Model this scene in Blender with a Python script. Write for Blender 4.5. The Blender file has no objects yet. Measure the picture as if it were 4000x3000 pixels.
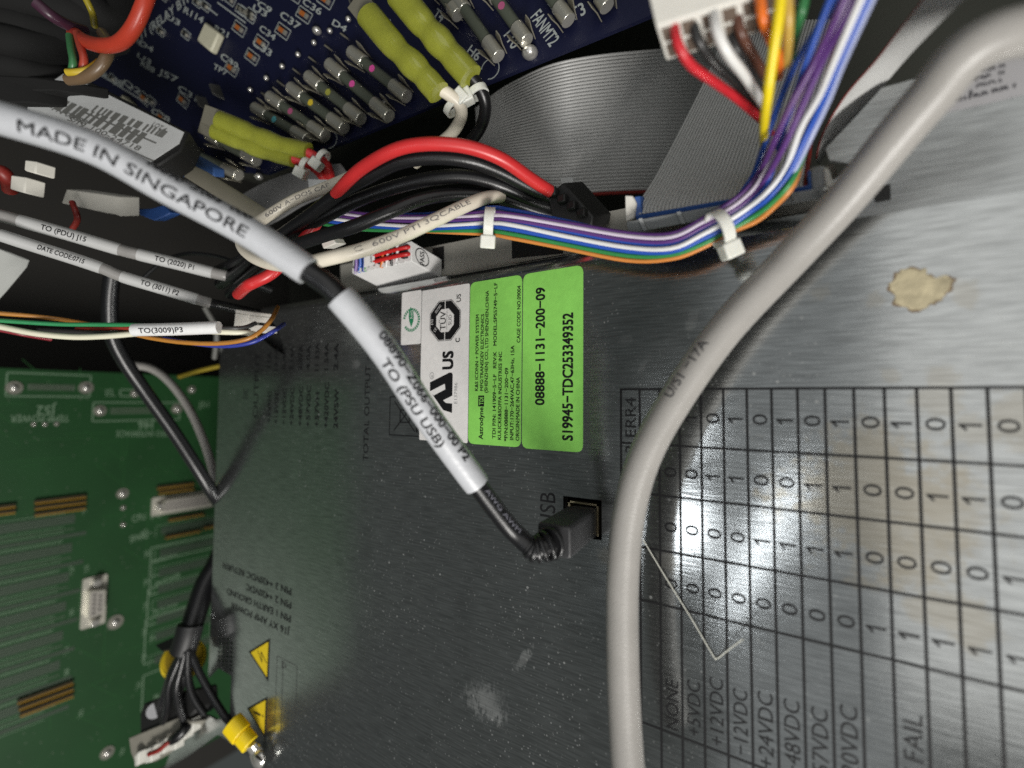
import bpy, bmesh, math, random
from mathutils import Vector as V, Matrix
random.seed(7)
C = bpy.context.scene.collection
MM = 0.001                                  # all measures below are in millimetres

# ---------------------------------------------------------------- camera
# world: x right along the power supply face, y up along it, z out of it (face at z = 0)
F, CX, CY = 1927.603, 2004.258, 1454.69     # focal length and principal point, px of the 4000 px wide photo
ROT = Matrix(((0.8290, 0.0095, -0.5592), (-0.0240, -0.9983, -0.0525), (-0.5588, 0.0569, -0.8274)))
T = V((27.9738, 4.3883, 128.0))
ROT = ROT.to_quaternion().to_matrix()
CAM = -(ROT.transposed() @ T)
sc = bpy.context.scene
cd = bpy.data.cameras.new('camera'); cam = bpy.data.objects.new('camera', cd); C.objects.link(cam)
cd.sensor_width = 36; cd.lens = 36 * F / 4000
cd.shift_x = (2000 - CX) / 4000; cd.shift_y = (CY - 1500) / 4000
cd.clip_start = 0.005; cd.clip_end = 10
M = (Matrix(((1, 0, 0), (0, -1, 0), (0, 0, -1))) @ ROT).transposed().to_4x4()
M.translation = CAM * MM
cam.matrix_world = M
cd.dof.use_dof = True; cd.dof.focus_distance = 0.145; cd.dof.aperture_fstop = 7.2
sc.camera = cam

# ---------------------------------------------------------------- world, lamps, exposure
w = bpy.data.worlds.new('World'); sc.world = w; w.use_nodes = True
w.node_tree.nodes['Background'].inputs[0].default_value = (0.90, 1.0, 0.96, 1)
w.node_tree.nodes['Background'].inputs[1].default_value = 0.055
sc.view_settings.view_transform = 'Standard'; sc.view_settings.look = 'None'
sc.view_settings.exposure = 0; sc.view_settings.gamma = 1
def lamp(name, loc, target, sx, sy, power, col=(1, 1, 1)):
    l = bpy.data.lights.new(name, 'AREA'); l.shape = 'RECTANGLE'; l.size = sx * MM; l.size_y = sy * MM
    l.energy = power; l.color = col
    o = bpy.data.objects.new(name, l); C.objects.link(o)
    o.location = V(loc) * MM
    o.rotation_euler = (V(target) - V(loc)).to_track_quat('-Z', 'Y').to_euler()
    return o
lamp('room_ceiling_light', (470, 330, 500), (470, 330, 0), 780, 1250, 2.5, (1.0, 0.99, 0.96))
lamp('added_fill_panel', (10, -110, 500), (10, -110, 0), 180, 900, 0.10, (0.95, 0.98, 1.0))  # dim unseen panel, added to lift the reflection in the lower table
lamp('lower_right_key_light', (330, -560, 350), (-20, -10, 0), 320, 160, 6.7, (1.0, 0.975, 0.93))  # key light from the lower right, following the highlights on the cables
lamp('machine_lamp', (-76, -114, 330), (15, -33, 0), 26, 40, 0.035, (0.93, 0.97, 1.0))
lamp('machine_lamp_strip', (-10, -116, 330), (33, -31, 0), 7, 120, 0.024, (0.93, 0.97, 1.0))
lamp('machine_lamp_small', (-66, -30, 330), (18, -10, 0), 20, 12, 0.009, (0.93, 0.97, 1.0))
sc.cycles.use_denoising = False
sc.cycles.max_bounces = 8; sc.cycles.diffuse_bounces = 4; sc.cycles.glossy_bounces = 5
sc.cycles.caustics_reflective = False; sc.cycles.caustics_refractive = False

# ---------------------------------------------------------------- pixel rays to points in the place
def ray(x, y): return ROT.transposed() @ V(((x - CX) / F, (y - CY) / F, 1.0))
def at(x, y, Z): return CAM + ray(x, y) * Z
def hit(x, y, O, N):
    d = ray(x, y); return CAM + d * ((O - CAM).dot(N) / d.dot(N))
def plate(x, y, h=0.0): return hit(x, y, V((0, 0, h)), V((0, 0, 1)))
def atx(x, y, X): return hit(x, y, V((X, 0, 0)), V((1, 0, 0)))
def depth(P): return (ROT @ P + T).z

# ---------------------------------------------------------------- materials
MATS = {}
def rgb(c): return (*c, 1.0) if len(c) == 3 else c
def mat(name, col, rough=0.5, metal=0.0, var=0.08, scale=300, bump=0.0, bscale=2500, spec=0.5, trans=0, alpha=1, sub=0, coat=0):
    if name in MATS: return MATS[name]
    m = bpy.data.materials.new(name); m.use_nodes = True; nt = m.node_tree; n = nt.nodes; L = nt.links
    b = n['Principled BSDF']
    b.inputs['Roughness'].default_value = rough; b.inputs['Metallic'].default_value = metal
    b.inputs['Specular IOR Level'].default_value = spec
    b.inputs['Transmission Weight'].default_value = trans; b.inputs['Alpha'].default_value = alpha
    b.inputs['Coat Weight'].default_value = coat
    if sub:
        b.inputs['Subsurface Weight'].default_value = sub; b.inputs['Subsurface Scale'].default_value = 0.0015
        b.inputs['Subsurface Radius'].default_value = (1, .9, .8)
    tc = n.new('ShaderNodeTexCoord')
    nz = n.new('ShaderNodeTexNoise'); nz.inputs['Scale'].default_value = scale; nz.inputs['Detail'].default_value = 6
    L.new(tc.outputs['Object'], nz.inputs['Vector'])
    mx = n.new('ShaderNodeMix'); mx.data_type = 'RGBA'
    mx.inputs[6].default_value = rgb([c * (1 - var) for c in col]); mx.inputs[7].default_value = rgb([min(1, c * (1 + var)) for c in col])
    L.new(nz.outputs['Fac'], mx.inputs[0]); L.new(mx.outputs[2], b.inputs['Base Color'])
    if bump:
        n2 = n.new('ShaderNodeTexNoise'); n2.inputs['Scale'].default_value = bscale; n2.inputs['Detail'].default_value = 3
        L.new(tc.outputs['Object'], n2.inputs['Vector'])
        bp = n.new('ShaderNodeBump'); bp.inputs['Strength'].default_value = bump; bp.inputs['Distance'].default_value = 0.0002
        L.new(n2.outputs['Fac'], bp.inputs['Height']); L.new(bp.outputs['Normal'], b.inputs['Normal'])
    MATS[name] = m; return m

def sheet_metal(name, col, stains=(), smudges=(), dust=True, r0=.10, r1=.16):
    """brushed sheet metal: grain along x, dust specks and lint, tan adhesive stains where stains say (x, y, radius, strength)"""
    m = bpy.data.materials.new(name); m.use_nodes = True; nt = m.node_tree; n = nt.nodes; L = nt.links
    b = n['Principled BSDF']
    tc = n.new('ShaderNodeTexCoord')
    def noise(scale, sx=1, sy=1, det=4, rough=.55):
        mp = n.new('ShaderNodeMapping'); mp.inputs['Scale'].default_value = (sx, sy, 1)
        L.new(tc.outputs['Object'], mp.inputs['Vector'])
        z = n.new('ShaderNodeTexNoise'); z.inputs['Scale'].default_value = scale; z.inputs['Detail'].default_value = det
        z.inputs['Roughness'].default_value = rough
        L.new(mp.outputs['Vector'], z.inputs['Vector']); return z.outputs['Fac']
    def math_(op, a, b_=None, clamp=False):
        q = n.new('ShaderNodeMath'); q.operation = op; q.use_clamp = clamp
        for i, v in enumerate((a, b_)):
            if v is None: continue
            if isinstance(v, (int, float)): q.inputs[i].default_value = v
            else: L.new(v, q.inputs[i])
        return q.outputs[0]
    def ramp(v, lo, hi, a=0.0, c=1.0):
        q = n.new('ShaderNodeMapRange'); q.interpolation_type = 'SMOOTHSTEP'
        L.new(v, q.inputs[0]); q.inputs[1].default_value = lo; q.inputs[2].default_value = hi
        q.inputs[3].default_value = a; q.inputs[4].default_value = c; return q.outputs[0]
    grain = noise(1, 130, 2100, 3)
    fine = noise(2600, 1, 1, 2)
    cloud = noise(38, 1, 1, 5)
    mix = n.new('ShaderNodeMix'); mix.data_type = 'RGBA'
    mix.inputs[6].default_value = rgb([c * .74 for c in col]); mix.inputs[7].default_value = rgb([min(1, c * 1.3) for c in col])
    L.new(math_('ADD', math_('MULTIPLY', ramp(grain, .3, .7), .75), math_('MULTIPLY', cloud, .25)), mix.inputs[0])
    colour = mix.outputs[2]
    tan = None
    for (sx, sy, r, k) in stains:
        d = n.new('ShaderNodeVectorMath'); d.operation = 'DISTANCE'
        L.new(tc.outputs['Object'], d.inputs[0]); d.inputs[1].default_value = (sx * MM, sy * MM, 30 * MM)
        q = math_('ADD', math_('DIVIDE', d.outputs['Value'], r * MM), math_('MULTIPLY', math_('SUBTRACT', noise(150, 1, 1, 6, .72), .5), 3.4))
        q = math_('MULTIPLY', ramp(q, .45, 1.05, 1, 0), k * .62)
        tan = q if tan is None else math_('MAXIMUM', tan, q)
    metal = 0.955
    if tan is not None:
        mx = n.new('ShaderNodeMix'); mx.data_type = 'RGBA'; L.new(tan, mx.inputs[0]); L.new(colour, mx.inputs[6])
        mx.inputs[7].default_value = (.34, .27, .15, 1); colour = mx.outputs[2]
    rough = math_('ADD', ramp(cloud, .3, .7, r0, r1), math_('MULTIPLY', fine, .05))
    L.new(rough, b.inputs['Roughness'])
    dustm = None
    if dust:
        vo = n.new('ShaderNodeTexVoronoi'); vo.inputs['Scale'].default_value = 420; vo.inputs['Randomness'].default_value = 1
        L.new(tc.outputs['Object'], vo.inputs['Vector'])
        sep = n.new('ShaderNodeSeparateColor'); L.new(vo.outputs['Color'], sep.inputs[0])
        size = ramp(sep.outputs[0], .72, 1.0, 0.0, .17)
        sp = ramp(math_('SUBTRACT', vo.outputs['Distance'], size), -.03, .015, 1, 0)
        sp = math_('MULTIPLY', sp, ramp(sep.outputs[0], .70, .74))
        lint = ramp(noise(900, 1.0, .45, 6, .75), .60, .75, 0, .5)
        vo2 = n.new('ShaderNodeTexVoronoi'); vo2.inputs['Scale'].default_value = 1050; L.new(tc.outputs['Object'], vo2.inputs['Vector'])
        sep2 = n.new('ShaderNodeSeparateColor'); L.new(vo2.outputs['Color'], sep2.inputs[0])
        tiny = math_('MULTIPLY', ramp(math_('SUBTRACT', vo2.outputs['Distance'], ramp(sep2.outputs[1], .55, 1.0, 0.02, .28)), -.05, .06, 1, 0), ramp(sep2.outputs[1], .5, .9, 0, .30))
        lint = math_('MAXIMUM', lint, tiny)
        for (sx, sy, r, kx, ang) in smudges:
            mp = n.new('ShaderNodeMapping'); mp.vector_type = 'TEXTURE'; mp.inputs['Location'].default_value = (sx * MM, sy * MM, 30 * MM); mp.inputs['Rotation'].default_value = (0, 0, ang); mp.inputs['Scale'].default_value = (r * MM, r * kx * MM, 1)
            L.new(tc.outputs['Object'], mp.inputs['Vector']); ln_ = n.new('ShaderNodeVectorMath'); ln_.operation = 'LENGTH'; L.new(mp.outputs['Vector'], ln_.inputs[0])
            q = math_('ADD', ln_.outputs['Value'], math_('MULTIPLY', math_('SUBTRACT', noise(420, 1.6, .8, 6, .8), .5), 3.2))
            lint = math_('MAXIMUM', lint, ramp(q, .3, 1.05, .30, 0))
        wide = ramp(noise(30, 1, 1, 3), .38, .66, .25, 1)
        dustm = math_('MULTIPLY', math_('MAXIMUM', math_('MULTIPLY', sp, .5), lint), wide, True)
        mx = n.new('ShaderNodeMix'); mx.data_type = 'RGBA'; L.new(math_('MULTIPLY', dustm, .75), mx.inputs[0]); L.new(colour, mx.inputs[6])
        mx.inputs[7].default_value = (.42, .42, .40, 1); colour = mx.outputs[2]
    L.new(colour, b.inputs['Base Color'])
    dirt = dustm if dustm is not None else None
    if tan is not None: dirt = math_('MAXIMUM', dirt, math_('MULTIPLY', tan, .55)) if dirt is not None else tan
    if dirt is not None: L.new(math_('MULTIPLY', math_('SUBTRACT', 1.0, math_('MULTIPLY', dirt, .8)), metal, True), b.inputs['Metallic'])
    else: b.inputs['Metallic'].default_value = metal
    bp = n.new('ShaderNodeBump'); bp.inputs['Strength'].default_value = .24; bp.inputs['Distance'].default_value = .00009
    L.new(math_('ADD', grain, math_('MULTIPLY', fine, .15)), bp.inputs['Height'])
    bp2 = n.new('ShaderNodeBump'); bp2.inputs['Strength'].default_value = .22; bp2.inputs['Distance'].default_value = .0005
    L.new(noise(26, 1, 1.2, 1), bp2.inputs['Height']); L.new(bp2.outputs['Normal'], bp.inputs['Normal'])
    L.new(bp.outputs['Normal'], b.inputs['Normal'])
    MATS[name] = m; return m

black_ink = mat('black_ink', (.008, .008, .009), .6, spec=.25)
grey_ink = mat('grey_ink', (.035, .035, .04), .6)
black_pvc = mat('black_pvc', (.008, .008, .009), .33, bump=.15)
black_plastic = mat('black_plastic', (.010, .010, .010), .5, bump=.2)
white_plastic = mat('white_plastic', (.62, .60, .55), .45, sub=.15, bump=.1)
nylon = mat('natural_nylon', (.70, .70, .64), .4, sub=.4, bump=.1)
sleeve_white = mat('white_heat_shrink', (.50, .51, .535), .36, bump=.4, bscale=700)
grey_pvc = mat('grey_pvc', (.33, .315, .295), .38, bump=.3, bscale=2600, var=.13, scale=160)
ribbon_grey = mat('ribbon_grey', (.52, .52, .51), .40, var=.05)
red_pvc = mat('red_pvc', (.56, .028, .03), .34)
dark_red = mat('dark_red_pvc', (.22, .02, .015), .45)
cream_pvc = mat('cream_pvc', (.72, .66, .55), .36)
white_pvc = mat('white_pvc', (.72, .72, .72), .34)
yellow_pvc = mat('yellow_pvc', (.75, .58, .02), .38)
olive_vinyl = mat('translucent_yellow_vinyl', (.26, .275, .035), .2, sub=.25, coat=.5, bump=.35, bscale=420, var=.2, scale=250)
yellow_paint = mat('yellow_ink', (.75, .55, .02), .5)
steel = mat('nickel_plate', (.70, .68, .60), .14, .78, bump=.2)
solder = mat('solder', (.70, .68, .64), .22, .75, bump=.4, bscale=900)
gold = mat('gold_pins', (.40, .23, .035), .3, .3)
tin_dark = mat('dull_spring_steel', (.46, .43, .34), .25, .7, bump=.3)
glass = mat('fuse_glass', (.75, .80, .78), .06, trans=.9, spec=.6)
paper = mat('paper_label', (.62, .63, .63), .6, bump=.15, var=.05)
vinyl_white = mat('white_vinyl_label', (.78, .76, .745), .4, bump=.3, bscale=500, var=.09, scale=420)
vinyl_green = mat('green_vinyl_label', (.265, .65, .12), .36, bump=.35, bscale=420, var=.12, scale=420)
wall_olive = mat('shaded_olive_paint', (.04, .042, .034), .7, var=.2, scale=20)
dark_cavity = mat('shaded_dark_paint', (.02, .0185, .016), .75, var=.2, scale=20)  # cabinet paint darkened further, the left gap's shade put into its colour
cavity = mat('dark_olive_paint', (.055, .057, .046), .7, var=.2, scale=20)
def colour_pvc(name, c): return mat(name + '_pvc', c, .36)

# ---------------------------------------------------------------- mesh builder
def frame_of(t, ref):
    t = t.normalized(); a = (ref - t * ref.dot(t))
    if a.length < 1e-6: a = t.orthogonal()
    a.normalize(); return t, a, t.cross(a)
def smooth(pts, sub=8):
    pts = [V(p) for p in pts]; out = []
    P = [pts[0] * 2 - pts[1]] + pts + [pts[-1] * 2 - pts[-2]]
    for i in range(1, len(P) - 2):
        a, b, c, d = P[i - 1], P[i], P[i + 1], P[i + 2]
        for k in range(sub):
            t = k / sub
            out.append(.5 * ((2 * b) + (c - a) * t + (2 * a - 5 * b + 4 * c - d) * t * t + (3 * b - a - 3 * c + d) * t ** 3))
    out.append(pts[-1]); return out
class MB:
    def __init__(s): s.v = []; s.f = []; s.mi = []; s.cur = 0
    def add(s, vs, fs):
        o = len(s.v); s.v += [V(p) for p in vs]; s.f += [tuple(i + o for i in f) for f in fs]; s.mi += [s.cur] * len(fs); return s
    def hexa(s, a, d):
        """solid between quad a and quad a + d (d one vector or four points)"""
        a = [V(p) for p in a]; b = [p + V(d) for p in a] if not isinstance(d, (list, tuple)) or len(d) == 3 and not isinstance(d[0], V) else [V(p) for p in d]
        k = len(a)
        return s.add(a + b, [tuple(range(k))[::-1], tuple(range(k, 2 * k))] + [(i, (i + 1) % k, (i + 1) % k + k, i + k) for i in range(k)])
    def box(s, O, X, Y, Z):
        """box centred at O with half-vectors X, Y, Z"""
        O, X, Y, Z = V(O), V(X), V(Y), V(Z)
        return s.hexa([O - X - Y - Z, O + X - Y - Z, O + X + Y - Z, O - X + Y - Z], Z * 2)
    def prism(s, poly, d): return s.hexa(poly, V(d))
    def tube(s, pts, r, k=12, caps=True, flat=1.0, ref=None):
        pts = [V(p) for p in pts]; n = len(pts); rs = r if isinstance(r, (list, tuple)) else [r] * n
        rf = V(ref) if ref else V((.2, .3, 1)); o = len(s.v); vs = []
        for i, p in enumerate(pts):
            t = pts[min(i + 1, n - 1)] - pts[max(i - 1, 0)]
            t, a, b = frame_of(t, rf); rf = a
            for j in range(k):
                q = 2 * math.pi * j / k; vs.append(p + (a * math.cos(q) * flat + b * math.sin(q)) * rs[i])
        fs = [(i * k + j, i * k + (j + 1) % k, (i + 1) * k + (j + 1) % k, (i + 1) * k + j) for i in range(n - 1) for j in range(k)]
        if caps: fs += [tuple(range(k))[::-1], tuple(range((n - 1) * k, n * k))]
        return s.add(vs, fs)
    def disc(s, O, N, r, d, k=20, ref=V((1, 0, 0)), sx=1.0):
        _, a, b = frame_of(V(N), V(ref))
        return s.prism([V(O) + (a * math.cos(2 * math.pi * i / k) * sx + b * math.sin(2 * math.pi * i / k)) * r for i in range(k)], V(N).normalized() * d)
    def ball(s, O, r, k=12, squash=V((1, 1, 1))):
        O = V(O); vs = []; m = k // 2
        for i in range(m + 1):
            for j in range(k):
                a, b = math.pi * i / m, 2 * math.pi * j / k
                vs.append(O + V((math.sin(a) * math.cos(b) * squash[0], math.sin(a) * math.sin(b) * squash[1], math.cos(a) * squash[2])) * r)
        return s.add(vs, [(i * k + j, (i + 1) * k + j, (i + 1) * k + (j + 1) % k, i * k + (j + 1) % k) for i in range(m) for j in range(k)])
    def mesh(s, name, mats, base, sharp=40):
        me = bpy.data.meshes.new(name)
        me.from_pydata([(p - base) * MM for p in s.v], [], s.f)
        mats = mats if isinstance(mats, (list, tuple)) else [mats]
        for m in mats: me.materials.append(m)
        if len(mats) > 1: me.polygons.foreach_set('material_index', s.mi)
        bm = bmesh.new(); bm.from_mesh(me); bmesh.ops.remove_doubles(bm, verts=bm.verts, dist=1e-7)
        bmesh.ops.recalc_face_normals(bm, faces=bm.faces); bm.to_mesh(me); bm.free()
        me.shade_smooth(); me.set_sharp_from_angle(angle=math.radians(sharp)); return me

def tag(o, label, cat, group=None):
    o['label'] = label; o['category'] = cat
    if group: o['group'] = group
    return o
def thing(name, label, cat, base, group=None):
    o = bpy.data.objects.new(name, None); C.objects.link(o); o.empty_display_size = .005
    o.location = V(base) * MM; o['base'] = list(V(base)); return tag(o, label, cat, group)
def base_of(o): return V(o['base'])
def part(name, mb, m, parent, label=None, bevel=0, sharp=40):
    me = mb.mesh(name, m, base_of(parent), sharp)
    o = bpy.data.objects.new(name, me); C.objects.link(o); o.parent = parent; o['base'] = parent['base']
    if label: o['label'] = label
    if bevel:
        b = o.modifiers.new('edge', 'BEVEL'); b.width = bevel * MM; b.segments = 2; b.limit_method = 'ANGLE'; b.angle_limit = math.radians(45)
    return o
def single(name, mb, m, base, label, cat, group=None, bevel=0, sharp=40):
    me = mb.mesh(name, m, V(base), sharp)
    o = bpy.data.objects.new(name, me); C.objects.link(o); o.location = V(base) * MM; o['base'] = list(V(base))
    if bevel:
        b = o.modifiers.new('edge', 'BEVEL'); b.width = bevel * MM; b.segments = 2; b.limit_method = 'ANGLE'; b.angle_limit = math.radians(45)
    return tag(o, label, cat, group)
def structure(name, mb, m, base=(0, 0, 0)):
    me = mb.mesh(name, m, V(base)); o = bpy.data.objects.new(name, me); C.objects.link(o); o.location = V(base) * MM; o['kind'] = 'structure'; return o

# ---------------------------------------------------------------- lettering
GLY = {}
def glyphs(s, bold=0.0, shear=0.0, spacing=1.0, fine=False):
    key = (s, bold, shear, spacing, fine)
    if key in GLY: return GLY[key]
    cu = bpy.data.curves.new('lettering', 'FONT'); cu.body = s; cu.size = 1; cu.shear = shear; cu.space_character = spacing
    cu.resolution_u = 3; cu.fill_mode = 'FRONT'
    ob = bpy.data.objects.new('lettering', cu)
    me = bpy.data.meshes.new_from_object(ob)
    bm = bmesh.new(); bm.from_mesh(me); bmesh.ops.triangulate(bm, faces=bm.faces[:])
    if fine:                                                  # slice into bands so that letters can bend
        for i in range(-3, 13):
            y = i * .09; bmesh.ops.bisect_plane(bm, geom=bm.verts[:] + bm.edges[:] + bm.faces[:], plane_co=(0, y, 0), plane_no=(0, 1, 0))
    vs = [v.co.copy() for v in bm.verts]; bm.verts.index_update()
    fs = [tuple(v.index for v in f.verts) for f in bm.faces]; bm.free()
    bpy.data.objects.remove(ob); bpy.data.curves.remove(cu); bpy.data.meshes.remove(me)
    x0 = min(v.x for v in vs); x1 = max(v.x for v in vs)
    out, of = [], []                                          # heavier strokes: the letter printed over itself, each pass a hair higher
    for k, (dx, dy) in enumerate(((-.7, -.7), (.7, -.7), (.7, .7), (-.7, .7)) if bold else ((0, 0),)):
        o = len(out); out += [((v.x + dx * bold - x0) / (x1 - x0), (v.y + dy * bold) / .729, k * .006) for v in vs]; of += [tuple(i + o for i in f) for f in fs]
    GLY[key] = (out, of); return GLY[key]
def write(mb, s, p0, p1, cap, up, nrm, off=.05, **k):
    """flat lettering: baseline p0 to p1, cap height in mm towards up, off above the surface"""
    g, fs = glyphs(s, **k); p0, p1 = V(p0), V(p1)
    u = (p1 - p0); upn = V(up); upn = (upn - u.normalized() * upn.dot(u.normalized())).normalized(); nn = V(nrm).normalized() * off
    mb.add([p0 + u * x + upn * (y * cap) + nn * (1 + z / off) for x, y, z in g], fs)
def resample(pts, step=.5):
    out = [V(pts[0])]; acc = 0
    L = [0]
    for a, b in zip(pts, pts[1:]): L.append(L[-1] + (b - a).length)
    n = max(2, int(L[-1] / step)); j = 0; res = []
    for i in range(n + 1):
        q = L[-1] * i / n
        while j < len(L) - 2 and L[j + 1] < q: j += 1
        t = (q - L[j]) / max(1e-9, L[j + 1] - L[j]); res.append(pts[j].lerp(pts[j + 1], t))
    return res, L[-1]
def write_round(mb, s, pts, r, f0, f1, cap, phi=0.0, flip=False, off=.06, **k):
    """lettering bent round a cable: between fractions f0..f1 of its length, phi turns it from the side that faces the viewer"""
    g, fs = glyphs(s, fine=True, **k); rs, L = resample(pts)
    n = len(rs) - 1; vs = []
    for x, y, z in g:
        q = (f0 + (f1 - f0) * x) * n; i = min(int(q), n - 1); p = rs[i].lerp(rs[i + 1], q - i)
        t = rs[min(i + 3, n)] - rs[max(i - 2, 0)]
        if flip: t = -t
        t, c, b = frame_of(t, CAM - p)
        a = phi + (y - .5) * cap / r
        vs.append(p + (c * math.cos(a) + c.cross(t) * math.sin(a)) * (r + off + z))
    mb.add(vs, fs)
    return mb

# ================================================================ the setting
g = MB()
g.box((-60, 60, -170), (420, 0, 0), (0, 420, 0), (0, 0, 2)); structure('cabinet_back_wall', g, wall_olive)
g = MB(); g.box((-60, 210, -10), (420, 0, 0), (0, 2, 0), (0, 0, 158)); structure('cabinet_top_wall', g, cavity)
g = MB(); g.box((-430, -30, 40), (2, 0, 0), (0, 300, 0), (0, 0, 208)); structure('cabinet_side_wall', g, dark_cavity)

# ================================================================ power supply
YC = 34.9                                                    # the bend along its upper edge
UP, OUT, LEFT, RIGHT = V((0, 1, 0)), V((0, 0, 1)), V((-1, 0, 0)), V((1, 0, 0))
psu = thing('power_supply', 'dark brushed metal power supply face with green stickers and a printed fault table', 'power supply', (-40, -20, -30))
stains = []
for (x, y, r, k) in ((3440, 1960, 17, .75), (3420, 1800, 8, .6), (3530, 2080, 12, .6), (3640, 2000, 11, .5), (3730, 2390, 5.5, .55), (3820, 2480, 4, .55), (3400, 1680, 4, .45),
                     (3660, 1570, 4.5, .4), (3240, 1900, 4.5, .5), (2600, 2190, 3, .3), (3590, 2380, 3, .5), (3980, 1620, 6, .5), (3800, 1680, 4, .4), (3200, 1150, 2.2, .35), (3410, 1170, 2.2, .35), (3770, 1140, 2.5, .35), (3660, 1480, 3, .35), (3490, 1470, 2, .35), (2360, 2170, 3, .4)):
    P = plate(x, y); stains.append((P.x + 40, P.y + 20, r, k))
smud = []
for (x, y, r, kx, ang) in ((1900, 2745, 9, .7, .2), (2042, 2580, 5.5, .28, .95), (2440, 1330, 2.5, .7, .5), (2510, 1430, 3, .4, .9), (1390, 1420, 3, .7, 0), (2700, 1250, 3, .5, 1.2)):
    P = plate(x, y); smud.append((P.x + 40, P.y + 20, r, kx, ang))
face_metal = sheet_metal('brushed_steel', (.47, .485, .485), stains, smud)
def curve_sheet(name, loops, z0, th, m, parent):
    """flat sheet with holes: loops of (x, y), the first the outline"""
    cu = bpy.data.curves.new(name, 'CURVE'); cu.dimensions = '2D'; cu.fill_mode = 'BOTH'; cu.extrude = th / 2
    for lp in loops:
        sp = cu.splines.new('POLY'); sp.points.add(len(lp) - 1); sp.use_cyclic_u = True
        for q, (x, y) in zip(sp.points, lp): q.co = (x, y, 0, 1)
    ob = bpy.data.objects.new(name, cu); me = bpy.data.meshes.new_from_object(ob)
    b = base_of(parent)
    for v in me.vertices: v.co = (V((v.co.x, v.co.y, v.co.z + z0 - th / 2)) - b) * MM
    bpy.data.objects.remove(ob); bpy.data.curves.remove(cu)
    me.materials.clear(); me.materials.append(m)
    o = bpy.data.objects.new(name, me); C.objects.link(o); o.parent = parent; o['base'] = parent['base']; return o
def pxy(x, y): P = plate(x, y); return (P.x, P.y)
outline = [pxy(*q) for q in ((860, 1352), (1028, 1328), (1062, 1358), (1112, 1388), (1103, 1330), (1078, 1275), (1050, 1240))]
outline += [(plate(1020, 1215).x, YC), (110, YC), (110, -190), (plate(1100, 3200).x, -190)]
outline += [pxy(*q) for q in ((1060, 3050), (959, 2950), (862, 2874), (847, 2871), (735, 2952), (640, 3010), (690, 2870), (764, 2786), (811, 2796), (847, 2813), (898, 2786), (903, 2640), (850, 2608), (813, 2648), (828, 2300), (840, 1930))]
holes = [[pxy(2200, 1937), pxy(2350, 1955), pxy(2351, 2111), pxy(2200, 2090)]]
vx, vy = (plate(858, 2478), plate(905, 2508))
for i in range(4):
    for j in range(7):
        x = vx.x + (vy.x - vx.x) * i / 3 ; y = vx.y - 1.9 * j * 1.05 - (0.95 if i % 2 else 0)
        w_ = 1.15; holes.append([(x - w_ * 1.15, y - w_ * .5), (x + w_ * 1.15, y - w_ * .5), (x + w_ * 1.15, y + w_ * .5), (x - w_ * 1.15, y + w_ * .5)])
curve_sheet('front_panel', [outline] + holes, 0, 1.0, face_metal, psu)
g = MB(); x0 = -196
g.hexa([(x0, 26, -3), (108, 26, -3), (108, -170, -3), (x0 + 70, -170, -3), (x0 + 12, -128, -3), (x0 + 12, 20, -3)], (0, 0, -60)); part('chassis', g, mat('dark_zinc', (.05, .05, .05), .5, .6), psu)
# bent lip along the upper edge and, at the right, the tall folded flap
bend = []
g = MB(); xl, xr = plate(1010, 1215).x, at(3250, 800, 100).x
ridge = [(YC, -0.02), (YC + .9, -.18), (YC + 1.9, -.62), (YC + 3.3, -1.5), (YC + 4.2, -2.6)]
def strip(prof, x0, x1): 
    n = len(prof); vs = [V((x, y, z)) for x in (x0, x1) for (y, z) in prof]
    under = [V((x, y - .2, z - 1.0)) for x in (x0, x1) for (y, z) in prof]
    fs = [(i, i + 1, n + i + 1, n + i) for i in range(n - 1)] + [(2 * n + i, 3 * n + i, 3 * n + i + 1, 2 * n + i + 1) for i in range(n - 1)]
    fs += [(n - 1, 2 * n - 1, 4 * n - 1, 3 * n - 1), (0, 2 * n, 3 * n, n)] + [(i, 2 * n + i, 2 * n + i + 1, i + 1) for i in range(n - 1)] + [(n + i, n + i + 1, 3 * n + i + 1, 3 * n + i) for i in range(n - 1)]
    return vs + under, fs
g.add(*strip(ridge, xl, xr)); part('upper_lip', g, face_metal, psu, sharp=70)
th = math.radians(4)
FN = V((0, math.sin(th), math.cos(th))); FO = V((0, YC, -.02))
def flap(x, y, h=0.0): return hit(x, y, FO + FN * h, FN)
fl = [V((xr + .05, YC, -.02)), V((112, YC, -.02))] + [flap(4300, 115), flap(3960, 205), flap(3620, 296), flap(3445, 343), flap(3330, 470), flap(3225, 580), flap(3240, 625), flap(3330, 640)]
fl.append(V((xr + .05, flap(3300, 700).y, flap(3300, 700).z)))
g = MB(); g.prism(fl, FN * -1.0); part('folded_flap', g, sheet_metal('brushed_flap', (.47, .485, .485), (), (), False, .34, .42), psu)
# recessed connector panel behind the lip
g = MB(); ZP = -9.0
g.prism([plate(x, y, ZP) for x, y in ((1330, 1180), (1330, 1035), (1870, 926), (2480, 806), (3260, 640), (3330, 900), (2400, 1060))], (0, 0, -1.2)); part('connector_panel', g, mat('beige_zinc', (.42, .405, .36), .45, .15, bump=.2), psu)
g = MB()
for q in (((1690, 970), (1735, 962), (1735, 1050), (1690, 1062)), ((2308, 830), (2344, 823), (2344, 912), (2308, 912)), ((2000, 930), (2200, 890), (2200, 990), (2000, 1010))):
    g.prism([plate(x, y, ZP + .06) for x, y in q], (0, 0, .1))
    part('slot', g, black_plastic, psu); g = MB()
g = MB(); g.prism([flap(x, y, .05) for x, y in ((3405, 738), (3478, 718), (3480, 780), (3420, 792))], FN * .1); part('slot', g, black_plastic, psu)

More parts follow.
